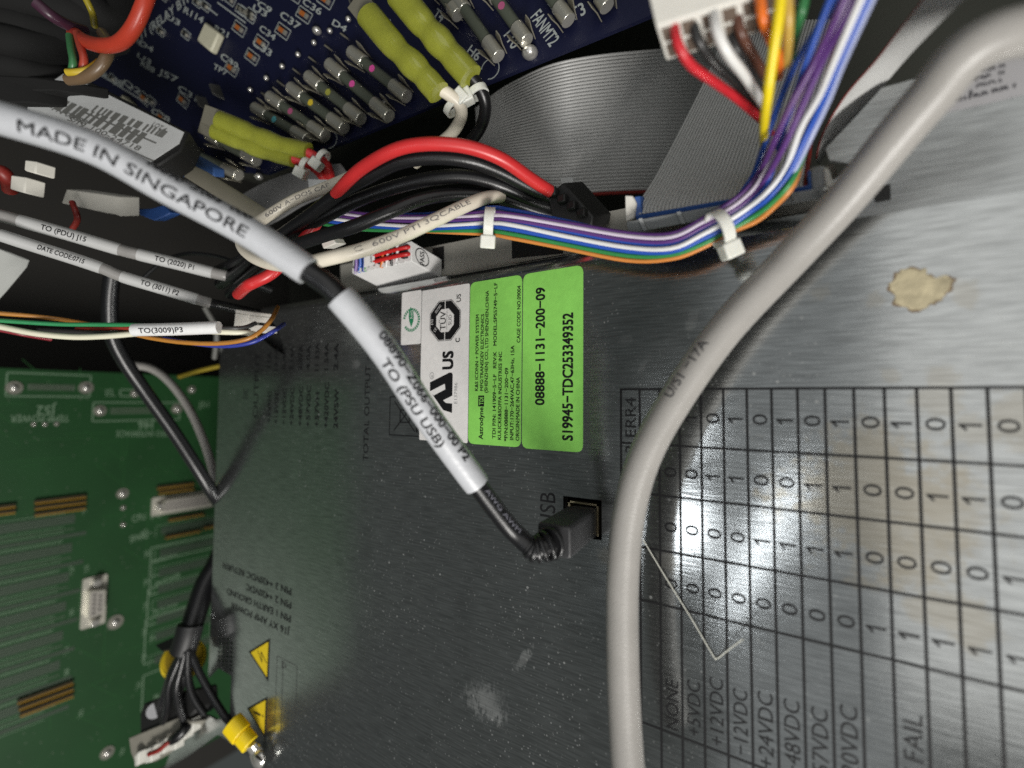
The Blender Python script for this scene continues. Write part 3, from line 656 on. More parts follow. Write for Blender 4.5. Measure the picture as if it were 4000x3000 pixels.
# ================================================================ heavy power leads
def lead(name, pp, r, m, label, text=None, **k):
    P = cable(pp, 7); g = MB(); g.tube(P, r, 18)
    if not text: return single(name, g, m, P[0], label, 'wire', **k)
    root = thing(name, label, 'wire', P[0], **k); part('jacket', g, m, root)
    g = MB()
    for s, f0, f1, phi in text: write_round(g, s, P, r, f0, f1, 1.35, phi, off=.04, flip=f0 > f1) if False else write_round(g, s, P, r, f0, f1, 1.35, phi, off=.04)
    part('printed_text', g, mat('grey_print', (.16, .15, .15), .6), root); return root
lead('red_power_lead', ((2150, 748, 137), (2075, 700, 133), (1960, 622, 128), (1830, 575, 126), (1690, 562, 126), (1560, 580, 128), (1440, 640, 132), (1360, 705, 137), (1290, 790, 145), (1230, 880, 151), (1150, 980, 152), (1065, 1065, 150), (1000, 1100, 150), (965, 1118, 152), (930, 1150, 165)), 1.75, red_pvc, 'thick red power lead arching over the black leads beside the grey ribbon')
bl = 'black power leads under the red one'
lead('black_power_lead', ((2200, 790, 142), (2110, 752, 139), (1960, 672, 134), (1830, 626, 131), (1690, 614, 131), (1560, 633, 133), (1440, 690, 137), (1330, 752, 142), (1200, 850, 148), (1060, 950, 155), (950, 1050, 165), (860, 1110, 180)), 2.0, black_pvc, 'black power lead following directly under the arching red lead', group=bl)
lead('black_power_lead', ((2230, 820, 145), (2100, 790, 142), (1950, 722, 138), (1820, 690, 137), (1680, 700, 138), (1530, 735, 141), (1380, 790, 145), (1250, 855, 149), (1100, 930, 156), (960, 1010, 165), (850, 1060, 182)), 2.0, black_pvc, 'middle black power lead between the red arch and the blue wires', group=bl)
lead('black_power_lead', ((2240, 860, 147), (2120, 830, 144), (1950, 770, 141), (1800, 757, 139), (1660, 775, 137), (1520, 828, 136), (1380, 885, 138), (1260, 922, 142), (1120, 975, 148), (1000, 1060, 160), (900, 1150, 175)), 1.9, black_pvc, 'lowest black power lead running just above the printed cream lead', group=bl)
lead('cream_power_lead', ((1960, 765, 140), (1890, 775, 136), (1800, 812, 131), (1690, 865, 127), (1560, 925, 124), (1420, 975, 122), (1290, 1008, 123), (1160, 1035, 128), (1060, 1030, 134), (985, 1000, 140), (945, 955, 147), (960, 905, 153), (1040, 848, 157), (1150, 782, 157), (1260, 738, 155), (1350, 700, 152), (1450, 655, 150), (1560, 620, 150)), 1.78, cream_pvc,
     'cream power lead printed with small grey text looping below the black leads', [])
P_ = cable(((1290, 1008, 123), (1420, 975, 122), (1560, 925, 124), (1690, 865, 127), (1800, 812, 131), (1890, 775, 136)), 7)
root = [o for o in C.objects if o.name == 'cream_power_lead'][0]
g = MB(); write_round(g, '105°C  600V PTI 3QCABLE', P_, 1.78, .02, .86, 1.25, .35, off=.04)
P2 = cable(((985, 880, 155), (1040, 848, 157), (1150, 782, 157), (1260, 738, 155), (1350, 700, 152)), 7)
write_round(g, '600V A−DOS CABLE', P2, 1.78, .15, .95, 1.25, .3, off=.04)
part('printed_text', g, mat('grey_print', (.16, .15, .15), .6), root)

# ================================================================ grey ribbon cables
def ribbon(name, st, n, m, label, edge=None, flip=False, seg=6):
    """flat cable: stations of (pixel, pixel, depth) for either edge; n conductors, each a ridge"""
    A = smooth([at(*s[0]) for s in st], seg); B = smooth([at(*s[1]) for s in st], seg)
    root = thing(name, label, 'ribbon cable', A[0])
    prof = []; k = 4
    for i in range(n):
        for j in range(k):
            a = math.pi * j / k; prof.append(((i + .5 - .5 * math.cos(a)) / n, .58 * math.sin(a)))
    prof.append((1.0, 0.0)); N = len(prof)
    def build(lo, hi, mm, nm):
        pr = [q for q in prof if lo - 1e-6 <= q[0] <= hi + 1e-6]; M_ = len(pr); vs = []; fs = []
        for i, (a, b) in enumerate(zip(A, B)):
            t = A[min(i + 1, len(A) - 1)] + B[min(i + 1, len(B) - 1)] - A[max(i - 1, 0)] - B[max(i - 1, 0)]
            nn = t.cross(b - a).normalized()
            if nn.dot(CAM - a) < 0: nn = -nn
            w = (b - a).length / n
            vs += [a.lerp(b, u) + nn * (h * w) for u, h in pr] + [a.lerp(b, u) - nn * (h * w + .02) for u, h in pr]
        for i in range(len(A) - 1):
            o, p = i * 2 * M_, (i + 1) * 2 * M_
            for j in range(M_ - 1): fs += [(o + j, o + j + 1, p + j + 1, p + j), (o + M_ + j, p + M_ + j, p + M_ + j + 1, o + M_ + j + 1)]
        g = MB(); g.add(vs, fs); return part(nm, g, mm, root, sharp=60)
    e = 1 / n
    if edge == 'a': build(e, 1, m, 'conductors'); build(0, e, dark_red, 'red_stripe')
    elif edge == 'b': build(0, 1 - e, m, 'conductors'); build(1 - e, 1, dark_red, 'red_stripe')
    else: build(0, 1, m, 'conductors')
    return root
ribbon('ribbon_cable', [((2860, 178, 186), (2860, 770, 186)), ((2700, 182, 180), (2700, 762, 181)), ((2560, 192, 175), (2540, 758, 176)), ((2400, 206, 171), (2400, 762, 172)), ((2280, 222, 168.5), (2290, 768, 169)), ((2190, 240, 168.5), (2210, 772, 169)), ((2120, 262, 173), (2140, 770, 173)), ((2040, 300, 183), (2060, 760, 183)), ((1960, 345, 198), (1980, 745, 198)), ((1860, 420, 222), (1880, 720, 222))], 40, ribbon_grey,
       'wide grey ribbon cable running sideways and bending away behind the red lead', 'b')
ribbon('ribbon_cable', [((2478, 845, 124.5), (3160, 745, 103.5)), ((2492, 800, 126), (3158, 715, 105)), ((2560, 690, 131), (3165, 640, 109)), ((2660, 500, 139), (3185, 490, 115)), ((2745, 330, 146), (3220, 340, 121)), ((2800, 200, 152), (3270, 180, 127)), ((2830, 90, 158), (3300, 80, 133))], 40, ribbon_grey,
       'grey ribbon cable rising from the grey socket under the coloured wires', 'b', seg=4)
ribbon('ribbon_cable', [((3188, 620, 112), (3200, 640, 120)), ((3205, 545, 110), (3250, 570, 116)), ((3245, 460, 108), (3335, 470, 111)), ((3310, 360, 104), (3430, 360, 105)), ((3420, 235, 98), (3535, 235, 98)), ((3515, 110, 91), (3645, 118, 90)), ((3600, 0, 85), (3762, 0, 83)), ((3660, -90, 81), (3850, -90, 79))], 26, ribbon_grey,
       'twisted grey ribbon cable with red edge climbing beside the thick grey cable', 'a', seg=5)
ribbon('ribbon_cable', [((930, 770, 205), (1000, 905, 200)), ((1030, 715, 199), (1090, 860, 194)), ((1130, 678, 195), (1190, 800, 191)), ((1230, 650, 191), (1290, 760, 187)), ((1330, 640, 190), (1390, 720, 186))], 24, mat('shaded_ribbon', (.12, .12, .12), .45),  # same ribbon grey, darkened to carry the shade behind the leads
       'short grey ribbon cable glimpsed behind the cream lead at the left')

# ================================================================ grey header with blue ribbon plug
hd = thing('ribbon_header', 'long grey ribbon socket with white latches on the upper edge of the power supply', 'connector', plate(2800, 850, -6))
def seg_quad(x0, y0, x1, y1, x2, y2, x3, y3, z0, z1): return [at(x0, y0, z0), at(x1, y1, z1), at(x2, y2, z1), at(x3, y3, z0)]
hgrey = mat('grey_nylon', (.27, .28, .28), .5, bump=.2)
g = MB(); g.hexa([at(2446, 866, 121.5), at(3214, 733, 100), at(3214, 775, 101.5), at(2449, 915, 123)], V((0, 2.5, -7))); part('housing', g, hgrey, hd, bevel=.3)
for f in (.09, .31, .60, .87, .985):
    g = MB(); a = at(2446, 866, 121.3).lerp(at(3214, 733, 99.8), f); b = at(2449, 915, 122.6).lerp(at(3214, 775, 101.2), f); e = (at(3214, 733, 100) - at(2446, 866, 121.5)).normalized() * .45
    g.hexa([a - e, a + e, b + e * 3, b + e], OUT * .5); part('rib', g, mat('light_grey_nylon', (.30, .31, .31), .5), hd)
for q in (((2440, 762, 123), (2470, 764, 122.5), (2486, 795, 123), (2478, 850, 123.5), (2444, 866, 123.5)), ((3218, 652, 101), (3238, 660, 100.6), (3256, 715, 100.6), (3250, 742, 101), (3222, 720, 101.4))):
    g = MB(); g.prism([at(*p) for p in q], V((0, .6, -4))); part('latch', g, white_plastic, hd, bevel=.3)
g = MB(); g.prism([at(x, y, z) for x, y, z in ((3166, 655, 103), (3216, 645, 101.5), (3236, 700, 101.5), (3222, 735, 102), (3168, 748, 104))], V((0, 1, -4))); part('end_block', g, hgrey, hd, bevel=.3)
blue_plug = mat('blue_nylon', (.03, .09, .30), .45)
pg = thing('ribbon_plug', 'blue plug gripping the slanted ribbon inside the grey socket', 'connector', plate(2700, 820, -4))
g = MB(); g.hexa([at(2484, 842, 122.2), at(3170, 722, 102), at(3170, 745, 102.8), at(2490, 864, 123)], V((0, 2, -5))); part('body', g, blue_plug, pg, bevel=.2)
for q in (((2478, 768, 123.6), (2500, 765, 123.2), (2512, 860, 123.4), (2484, 862, 123.8)), ((3152, 668, 103), (3166, 664, 102.6), (3170, 745, 103), (3158, 748, 103.4))):
    g = MB(); g.prism([at(*p) for p in q], V((0, 1, -3))); part('side_clip', g, blue_plug, pg, bevel=.2)

# ================================================================ white 'PASS' connector with short wires
pc = thing('tested_connector', 'white connector marked PASS in an oval with red and blue wires', 'connector', plate(1600, 1060, ZP))
B = plate(1727, 1013, ZP + 1); fr = at(1607, 940, depth(B) - 9); d = B - fr
zq = depth(fr); f4 = [at(1377, 1008, zq + 12), fr, at(1607, 1020, zq + 1), at(1377, 1070, zq + 13)]
wp = mat('clean_white_nylon', (.68, .67, .66), .45)
g = MB(); g.hexa(f4, d); part('housing', g, wp, pc, bevel=.3)
fn = (f4[1] - f4[0]).cross(f4[3] - f4[0]).normalized()
if fn.dot(CAM - fr) < 0: fn = -fn
g = MB(); g.prism([f4[0].lerp(f4[1], u).lerp(f4[3].lerp(f4[2], u), v) + fn * .04 for u, v in ((.03, .12), (.95, .12), (.95, .82), (.03, .82))], fn * .06); part('wire_recess', g, mat('dim_recess', (.06, .06, .06), .7), pc)
for i in range(9):
    u = .06 + .1 * i; g = MB(); c0 = f4[3].lerp(f4[2], u) + fn * .15; w_ = (f4[2] - f4[3]) * .03; h_ = (f4[0] - f4[3]) * .35
    g.prism([c0 - w_, c0 + w_, c0 + w_ + h_ * .6, c0 - w_ + h_], fn * .8); part('tooth', g, wp, pc)
sd = f4[2] + d - f4[2]
for k, (y0, col) in enumerate(((.28, (.55, .02, .02)), (.62, (.55, .02, .02)))):
    s0 = f4[0].lerp(f4[3], y0); s1 = f4[1].lerp(f4[2], y0); g = MB()
    g.tube(smooth([s0.lerp(s1, .35) + fn * 1.2, s0.lerp(s1, .6) + fn * 1.6, s0.lerp(s1, .9) + fn * 1.0, s0.lerp(s1, .98) - fn * 1]), .75, 12); part('wire', g, colour_pvc('short_red', col), pc, 'red wire')
for u, nm, c in ((.06, 'violet', (.2, .12, .35)), (.13, 'blue', (.03, .1, .42)), (.2, 'dark blue', (.02, .05, .25)), (.24, 'green', (.04, .25, .05)), (.52, 'orange', (.7, .2, .02)), (.6, 'white', (.7, .7, .7)), (.68, 'black', (.02, .02, .02)), (.76, 'white', (.65, .65, .65))):
    g = MB(); g.tube([f4[0].lerp(f4[1], u + .06) + fn * 1.5, f4[0].lerp(f4[1], u + .05).lerp(f4[3].lerp(f4[2], u + .05), .5) + fn * 1.0, f4[3].lerp(f4[2], u) + fn * .3], .6, 10); part('wire', g, colour_pvc('short_' + nm.replace(' ', '_'), c), pc, nm + ' wire')
g = MB(); a = f4[0].lerp(f4[1], .28); b = f4[0].lerp(f4[1], .46); g.prism([a + fn * 2, b + fn * 2, b + (f4[3] - f4[0]) * .9 + fn * 2, a + (f4[3] - f4[0]) * .9 + fn * 2], fn * .1); tg = part('wire_tag', g, vinyl_white, pc)
g = MB(); write(g, 'AWM', a.lerp(b, .8) + (f4[3] - f4[0]) * .75, a.lerp(b, .8) + (f4[3] - f4[0]) * .2, 1.1, a - b, fn, off=2.15); part('printed_text', g, black_ink, tg)
# PASS side
sn = (f4[2] - f4[1]).cross(d).normalized()
if sn.dot(CAM - fr) < 0: sn = -sn
so = (f4[1] + f4[2]) / 2 + d * .34; e1 = d.normalized(); e2 = (f4[1] - f4[2]).normalized(); g = MB()
hh = (f4[1] - f4[2]).length * .42
g.add([so + e1 * math.cos(i / 14 * math.pi) * hh * 1.05 * s + e2 * math.sin(i / 14 * math.pi) * hh * s + sn * .06 for s in (1, .88) for i in range(28)], [(i, (i + 1) % 28, (i + 1) % 28 + 28, i + 28) for i in range(28)])
write(g, 'PASS', so - e2 * hh * .78 + e1 * hh * .3, so + e2 * hh * .78 + e1 * hh * .3, hh * .62, -e1, sn, off=.06, bold=.02); part('pass_mark', g, black_ink, pc)
# black connector where the heavy leads end
bc = thing('black_connector', 'black power connector block where the red and black leads end', 'connector', plate(2230, 880, -6))
g = MB(); g.hexa([at(2135, 765, 139), at(2200, 712, 137), at(2318, 845, 134), at(2308, 892, 135), at(2155, 850, 140)], V((2, 3, -8))); part('housing', g, black_plastic, bc, bevel=.5)
for i in range(4):
    g = MB(); a = at(2160 + i * 38, 752 + i * 27, 137 - i * .8); g.box(a, V((1.3, 0, 0)), V((0, 1.2, 0)), V((0, 0, 1.2))); part('port_collar', g, black_plastic, bc, bevel=.4)
g = MB(); g.prism([at(2188, 694, 150), at(2238, 692, 148), at(2237, 752, 148), at(2205, 748, 149)], V((0, 0, -.3))); single('paper_tag', g, paper, at(2215, 720, 149), 'light grey paper tag at the edge of the sideways ribbon cable', 'tag')
g = MB(); g.prism([at(1203, 700, 172), at(1330, 703, 168), at(1325, 735, 168), at(1210, 760, 172)], V((0, 0, -.3))); single('paper_tag', g, paper, at(1250, 720, 170), 'cream paper tag half hidden behind the red and cream leads', 'tag')
g = MB(); g.hexa([at(1252, 944, 155), at(1298, 930, 153), at(1312, 952, 153), at(1262, 972, 155)], V((0, 1, -4))); single('small_plug', g, white_plastic, at(1280, 950, 154), 'small white plug between the black leads and cream lead', 'connector', bevel=.3)
# stray fibre
P = [plate(2512, 2108, 1.5), plate(2600, 2255, .8), plate(2700, 2415, .5), plate(2785, 2560, .5), plate(2797, 2572, .6), plate(2812, 2565, 1.2), plate(2855, 2530, 5), plate(2902, 2497, 9)]
g = MB(); g.tube(smooth(P, 6), [.13] * 43, 6); single('stray_fibre', g, mat('pale_fibre', (.72, .72, .64), .5), P[0], 'thin pale bent fibre lying over the fault table', 'fibre')

# ================================================================ blue circuit board, upper left
b0, b1, b2 = at(1045, 678, 196), at(2556, 54, 140), at(300, 100, 238)
BN = (b1 - b0).cross(b2 - b0).normalized()
if BN.dot(CAM - b0) < 0: BN = -BN
def board(x, y, h=0.0): return hit(x, y, b0 + BN * h, BN)
bx_ = (b1 - b0).normalized(); by_ = BN.cross(bx_)
if by_.dot(b2 - b0) < 0: by_ = -by_
silk = mat('white_silkscreen', (.34, .37, .36), .6)
blue = thing('blue_circuit_board', 'dark blue circuit board carrying a row of glass fuses and white silkscreen', 'circuit board', b0)
g = MB(); g.prism([b0, b1, b1 + bx_ * 60, b1 + bx_ * 60 + by_ * 110, b2 + by_ * 60 - bx_ * 30, board(160, 500), board(560, 640)], BN * -1.6); part('board', g, mat('blue_solder_mask', (.005, .0065, .027), .5, bump=.1, spec=.3), blue)
def on_board(mb, s, x0, y0, x1, y1, cap, **k):
    p0, p1 = board(x0, y0), board(x1, y1); u = (p1 - p0).normalized(); write(mb, s, p0, p1, cap, BN.cross(u), BN, off=.06, **k)
def bar3(mb, a, b, lw, n, off=.06):
    u = (b - a).normalized(); s = n.cross(u) * lw / 2; mb.add([a - s + n * off, b - s + n * off, b + s + n * off, a + s + n * off], [(0, 1, 2, 3)])
g = MB()
for t, x0, y0, x1, y1, c in (('T11 (RELAY BTM)', 532, 175, 765, -15, 4.2), ('R114', 716, 48, 790, 92, 2.6), ('C33', 985, 175, 1055, 222, 2.6), ('C32', 860, 228, 925, 275, 2.6), ('C34', 1012, 118, 1070, 160, 2.4), ('C37', 1092, 66, 1165, 118, 2.6), ('C36', 1180, 14, 1250, 60, 2.4), ('J57', 618, 288, 690, 325, 2.6), ('C30', 590, 440, 660, 480, 2.4), ('C31', 695, 352, 765, 396, 2.4),
                             ('R108', 398, 300, 480, 340, 2.4), ('Q2', 480, 325, 545, 372, 2.4), ('J6', 1492, 90, 1518, 105, 2.4), ('H6', 1822, 205, 1862, 240, 3), ('FANMT2', 2072, 70, 2148, 185, 4), ('T3', 2236, 85, 2290, 52, 4), ('T10', 1962, 130, 2000, 195, 3.5), ('T4', 1690, 62, 1722, 88, 3)):
    g = MB(); on_board(g, t, x0, y0, x1, y1, c, bold=.02); part('silkscreen_text', g, silk, blue)
chipm = mat('orange_chip', (.38, .11, .02), .5); endm = mat('chip_end', (.6, .58, .5), .35, .8)
ud = (board(1165, 150) - board(1085, 90)).normalized(); vd = BN.cross(ud)
def chip(x, y, L=4.6, Wd=2.0, outline=True, body=chipm):
    P = board(x, y)
    if outline:
        g = MB()
        for s1, s2 in ((1, 0), (-1, 0)): bar3(g, P + vd * s1 * (Wd * .95) - ud * L * .85, P + vd * s1 * (Wd * .95) + ud * L * .85, .35, BN)
        for s1 in (1, -1): bar3(g, P + ud * s1 * L * .85 - vd * Wd * .95, P + ud * s1 * L * .85 + vd * Wd * .95, .35, BN, .07)
        part('silkscreen_outline', g, silk, blue)
    g = MB(); g.box(P + BN * .5, ud * L * .32, vd * Wd * .42, BN * .5); c_ = part('chip_resistor', g, body, blue, bevel=.1)
    g = MB(); g.box(P + BN * .52 - ud * L * .42, ud * L * .1, vd * Wd * .44, BN * .55); part('solder_end', g, endm, c_)
    g = MB(); g.box(P + BN * .52 + ud * L * .42, ud * L * .1, vd * Wd * .44, BN * .55); part('solder_end', g, endm, c_)
for x, y in ((1105, 122), (1188, 58), (1272, 2), (1020, 168), (985, 222), (905, 268), (935, 112), (715, 392), (632, 462), (565, 385), (1150, -20)): chip(x, y)
random.seed(11)
for k in range(64):
    x, y = random.uniform(420, 1330), random.uniform(-30, 500)
    if y > 470 - .42 * (x - 420) or abs((y - 90) + .42 * (x - 1105)) < 60: continue
    if random.random() < .5: chip(x, y, 3.4, 1.5, True, mat('black_chip', (.02, .02, .02), .4))
    else: on_g = MB(); on_board(on_g, random.choice(('R21', 'C9', 'D4', 'TP7', 'U3', 'R88')), x, y, x + 52, y + 30, 2.2, bold=.02); part('silkscreen_text', on_g, silk, blue)
for x, y, s in ((838, 160, 1.0), (512, 425, .85)):
    g = MB(); g.box(board(x, y) + BN * 1.6, ud * 5.2 * s, vd * 4.1 * s, BN * 1.6); part('capacitor', g, mat('cream_ceramic', (.52, .50, .38), .45), blue, bevel=.8)
g = MB(); bar3(g, board(760, -10), board(850, 60), .5, BN); bar3(g, board(850, 10), board(960, 90), .5, BN); bar3(g, board(405, 300), board(560, 395), .5, BN); part('silkscreen_line', g, silk, blue)
def fuse(x0, y0, x1, y1, dot=None, r=2.3, dt=.45, h=4.6):
    a, b = board(x0, y0, h), board(x1, y1, h); u = (b - a).normalized(); L = (b - a).length; s = BN.cross(u)
    g = MB(); g.tube([a + u * L * .2, b - u * L * .2], r * .86, 16); f = part('fuse', g, mat('smoky_fuse_glass', (.075, .085, .065), .07, coat=.5, spec=.8), blue)
    for p, q in ((0, .25), (.75, 1)): g = MB(); g.tube([a + u * L * p, a + u * L * q], r, 16); part('end_cap', g, steel, f, bevel=.2)
    for p in (.12, .86):
        c = a + u * L * p
        for sd in (1, -1):
            g = MB(); w_ = u * 1.9
            g.add([c - w_ - s * sd * (r + .1) - BN * 4.2, c + w_ - s * sd * (r + .1) - BN * 4.2, c + w_ - s * sd * (r + .55) + BN * .4, c - w_ - s * sd * (r + .55) + BN * .4, c + w_ * .6 - s * sd * (r + 1.3) + BN * 2.8, c - w_ * .6 - s * sd * (r + 1.3) + BN * 2.8,
                   c - w_ - s * sd * (r + .4) - BN * 4.2, c + w_ - s * sd * (r + .4) - BN * 4.2, c + w_ - s * sd * (r + .9) + BN * .4, c - w_ - s * sd * (r + .9) + BN * .4, c + w_ * .6 - s * sd * (r + 1.6) + BN * 2.8, c - w_ * .6 - s * sd * (r + 1.6) + BN * 2.8],
                  [(0, 1, 2, 3), (3, 2, 4, 5), (6, 7, 8, 9), (9, 8, 10, 11), (0, 6, 9, 3), (1, 7, 8, 2), (3, 9, 11, 5), (2, 8, 10, 4), (5, 4, 10, 11)]); part('clip', g, tin_dark, f)
    g = MB(); g.box(a - u * 1.6 - BN * 2.6, u * .5, s * 1.6, BN * 2.0); part('end_stop', g, tin_dark, f)
    if dot:
        P = a + u * L * dt; c = (CAM - P); c = (c - u * c.dot(u)).normalized(); g = MB(); g.disc(P + c * (r * .86 + .02), c, 1.15, .12, 14); part('colour_dot', g, mat(dot + '_dot', dict(pink=(.72, .09, .36), yellow=(.6, .45, .03), cyan=(.08, .32, .36), olive=(.3, .3, .05), rose=(.35, .08, .17))[dot], .5), f)
for q in ((1372, 202, 1590, 378, 'pink'), (1286, 250, 1522, 455, 'pink'), (1205, 298, 1412, 466, 'olive'), (1136, 342, 1346, 502, 'yellow'), (1054, 378, 1272, 532, 'rose'), (996, 422, 1204, 545, 'cyan'), (818, 530, 1004, 628, None), (720, 580, 934, 684, None), (1775, -20, 1948, 222, None), (1900, -60, 2058, 160, 'rose'), (2060, -140, 2222, 82, None), (2260, -140, 2372, 28, None), (1690, -70, 1790, 60, None)): fuse(*q)
for i in range(7):                                            # bent solder lugs along the fuse row
    x, y = 1365 - i * 62 - (i > 0) * 10, 78 + i * 46
    g = MB(); P = board(x, y, 1); g.ball(P + BN * .6, 1.0); lg = part('solder_lug', g, solder, blue)
    g = MB(); g.box(board(x + 52, y + 18, .6), ud * 1.6, vd * .25, BN * .8); part('lug_bar', g, tin_dark, lg)
for x, y in ((1380, 470), (1500, 410), (932, 690), (2070, 205), (1012, 690), (1238, 120)):
    g = MB(); g.ball(board(x, y, 1.2), 1.7 if x != 2070 else 2.6, squash=V((1, .8, 1))); part('solder_joint', g, solder, blue)
for x, y, s in ((862, 372, 1), (808, 418, 1), (1395, 40, 1.4), (1450, 10, 1.5)):
    P = board(x, y, 0); g = MB(); e = (board(x + 18, y + 50) - P).normalized() * 3.2 * s; f_ = BN * 4.5
    g.hexa([P - e + vd * 1.4, P + e + vd * 1.4, P + e * .7 + vd * .8 + f_, P - e * .7 + vd * .8 + f_], vd * -.6); part('spade_tab', g, mat('smoky_tab', (.16, .16, .15), .35, .6), blue)
# paper barcode sticker on a black module beside the board
mod = thing('black_module', 'black module under the blue board with a barcode sticker on top', 'module', at(450, 480, 168))
lab = [at(250, 290, 178), at(315, 318, 178), at(720, 518, 172), at(700, 562, 170), at(586, 636, 166), at(108, 452, 160), at(112, 384, 163)]
ln = (lab[2] - lab[0]).cross(lab[4] - lab[0]).normalized()
if ln.dot(CAM - lab[0]) < 0: ln = -ln
def onlab(x, y, h=0): return hit(x, y, lab[0] + ln * h, ln)
g = MB(); g.prism([onlab(x, y, -.4) for x, y in ((100, 300), (320, 300), (740, 515), (705, 590), (590, 662), (90, 470))], ln * -9); part('body', g, black_plastic, mod, bevel=.6)
g = MB(); g.prism([onlab(x, y, -.3) for x, y in ((250, 290), (315, 318), (720, 518), (700, 562), (586, 636), (108, 452), (112, 384))], ln * .2); lb = part('barcode_sticker', g, paper, mod)
random.seed(3)
ink2 = mat('soft_ink', (.16, .16, .15), .6)
e1 = (onlab(590, 555) - onlab(150, 372)).normalized()
for i, (row, x0, y0, x1, y1, wd, nb) in enumerate(((0, 145, 372, 560, 545, 5.2, 15), (1, 370, 425, 640, 525, 3.2, 10))):
    a, b = onlab(x0, y0), onlab(x1, y1); u = (b - a).normalized(); n_ = ln.cross(u); L = (b - a).length; x = 0
    while x < L:
        w_ = random.choice((.8, 1.3, 2.2)); g = MB(); p = a + u * x - ln * .1
        bar3(g, p + n_ * wd / 2, p - n_ * wd / 2, w_, ln, .12); part('bar', g, ink2, lb); x += w_ + random.choice((.7, .9, 1.4))
g = MB()
for t, x0, y0, x1, y1, c in (('S/N 100-24718', 260, 470, 540, 590, 2.1), ('REV A  08/15', 300, 505, 470, 580, 1.8), ('PN 08888', 200, 430, 330, 486, 1.9), ('LOT 4', 590, 490, 640, 515, 2.0)):
    p0, p1 = onlab(x0, y0), onlab(x1, y1); write(g, t, p0, p1, c, ln.cross((p1 - p0).normalized()), ln, off=.03)
for x0, y0, x1, y1 in ((230, 475, 600, 630), (250, 505, 560, 632), (330, 440, 610, 560)): bar3(g, onlab(x0, y0), onlab(x1, y1), .5, ln, .03)
part('printed_text', g, ink2, lb)
g = MB(); g.hexa([at(590, 640, 172), at(705, 575, 178), at(712, 605, 178), at(602, 672, 172)], V((0, 3, -5))); part('ridged_side', g, black_plastic, mod, bevel=.5)

# yellow crimp terminals
def terminal(pp, r, wire_pp, wm, label, ties):
    P = smooth([at(*p) for p in pp], 8); root = thing('crimp_terminal', label, 'crimp terminal', P[0], 'yellow crimp terminals pushed on the blue board')
    n = len(P); rs = []
    for i in range(n):
        q = i / (n - 1); rs.append(r * (1.16 - .12 * q - .14 * math.exp(-((q - .42) / .06) ** 2) - .10 * math.exp(-((q - .72) / .05) ** 2) + .06 * math.exp(-((q - .57) / .06) ** 2)))
    g = MB(); g.tube(P, rs, 22, flat=.82); part('insulator', g, olive_vinyl, root)
    g = MB(); a = P[0]; u = (P[0] - P[6]).normalized(); s_ = BN.cross(u).normalized(); g.box(a + u * 2.5, u * 5, s_ * 3.3, BN * .5); part('blade', g, tin_dark, root, bevel=.2)
    W = smooth([at(*p) for p in wire_pp], 7); g = MB(); g.tube(W, 1.75, 16); part('wire', g, wm, root)
    for t in ties: zip_tie(*t[:7], root, *t[7:])
    return root
terminal(((1440, 60, 140), (1540, 180, 137), (1640, 280, 135), (1712, 362, 134)), 3.25, ((1690, 335, 135), (1748, 365, 136), (1795, 410, 138), (1800, 460, 142), (1765, 520, 147), (1700, 575, 152), (1620, 640, 158)), cream_pvc, 'yellow crimp terminal whose cream wire bends down behind the red lead', [(1770, 420, 139, 12, 14, 2.3, -1.2, 2.3, .9)])
terminal(((1560, -20, 138), (1650, 90, 136), (1740, 190, 135), (1838, 300, 134)), 3.45, ((1810, 270, 135), (1862, 325, 137), (1895, 400, 140), (1885, 480, 145), (1840, 550, 150), (1760, 620, 156)), black_pvc, 'yellow crimp terminal whose black wire runs beside the cream one', [(1868, 360, 138, 8, 18, 2.3, 1.2, 2.3, .9)])
terminal(((860, 470, 178), (960, 510, 176), (1080, 560, 174), (1205, 592, 172)), 3.0, ((1180, 585, 172), (1225, 610, 173), (1270, 640, 175), (1290, 690, 179), (1300, 740, 184)), red_pvc, 'upper yellow crimp terminal of the pair with red wires left of the fuses', [(1262, 615, 172, 12, 10, 2.2, 1.2, 2.2, .9)])
terminal(((845, 510, 181), (930, 548, 179), (1040, 590, 177), (1150, 620, 174)), 3.0, ((1130, 615, 174), (1190, 635, 175), (1240, 665, 177), (1275, 715, 181), (1285, 770, 186)), red_pvc, 'lower yellow crimp terminal of the pair with red wires left of the fuses', [(1195, 645, 173, 14, 8, 2.2, 1.2, 2.2, .9)])
# board's round holes marked by thin white rings are printed arcs
g = MB()
for x, y, r_ in ((1915, 270, 3.3), (1290, 545, 3.3)):
    P = board(x, y); n = 30; g.add([P + (bx_ * math.cos(i / n * 5 - 2) + by_ * math.sin(i / n * 5 - 2)) * r_ * s + BN * .06 for i in range(n) for s in (1, .9)], [(2 * i, 2 * i + 1, 2 * i + 3, 2 * i + 2) for i in range(n - 1)])
part('silkscreen_arc', g, silk, blue)

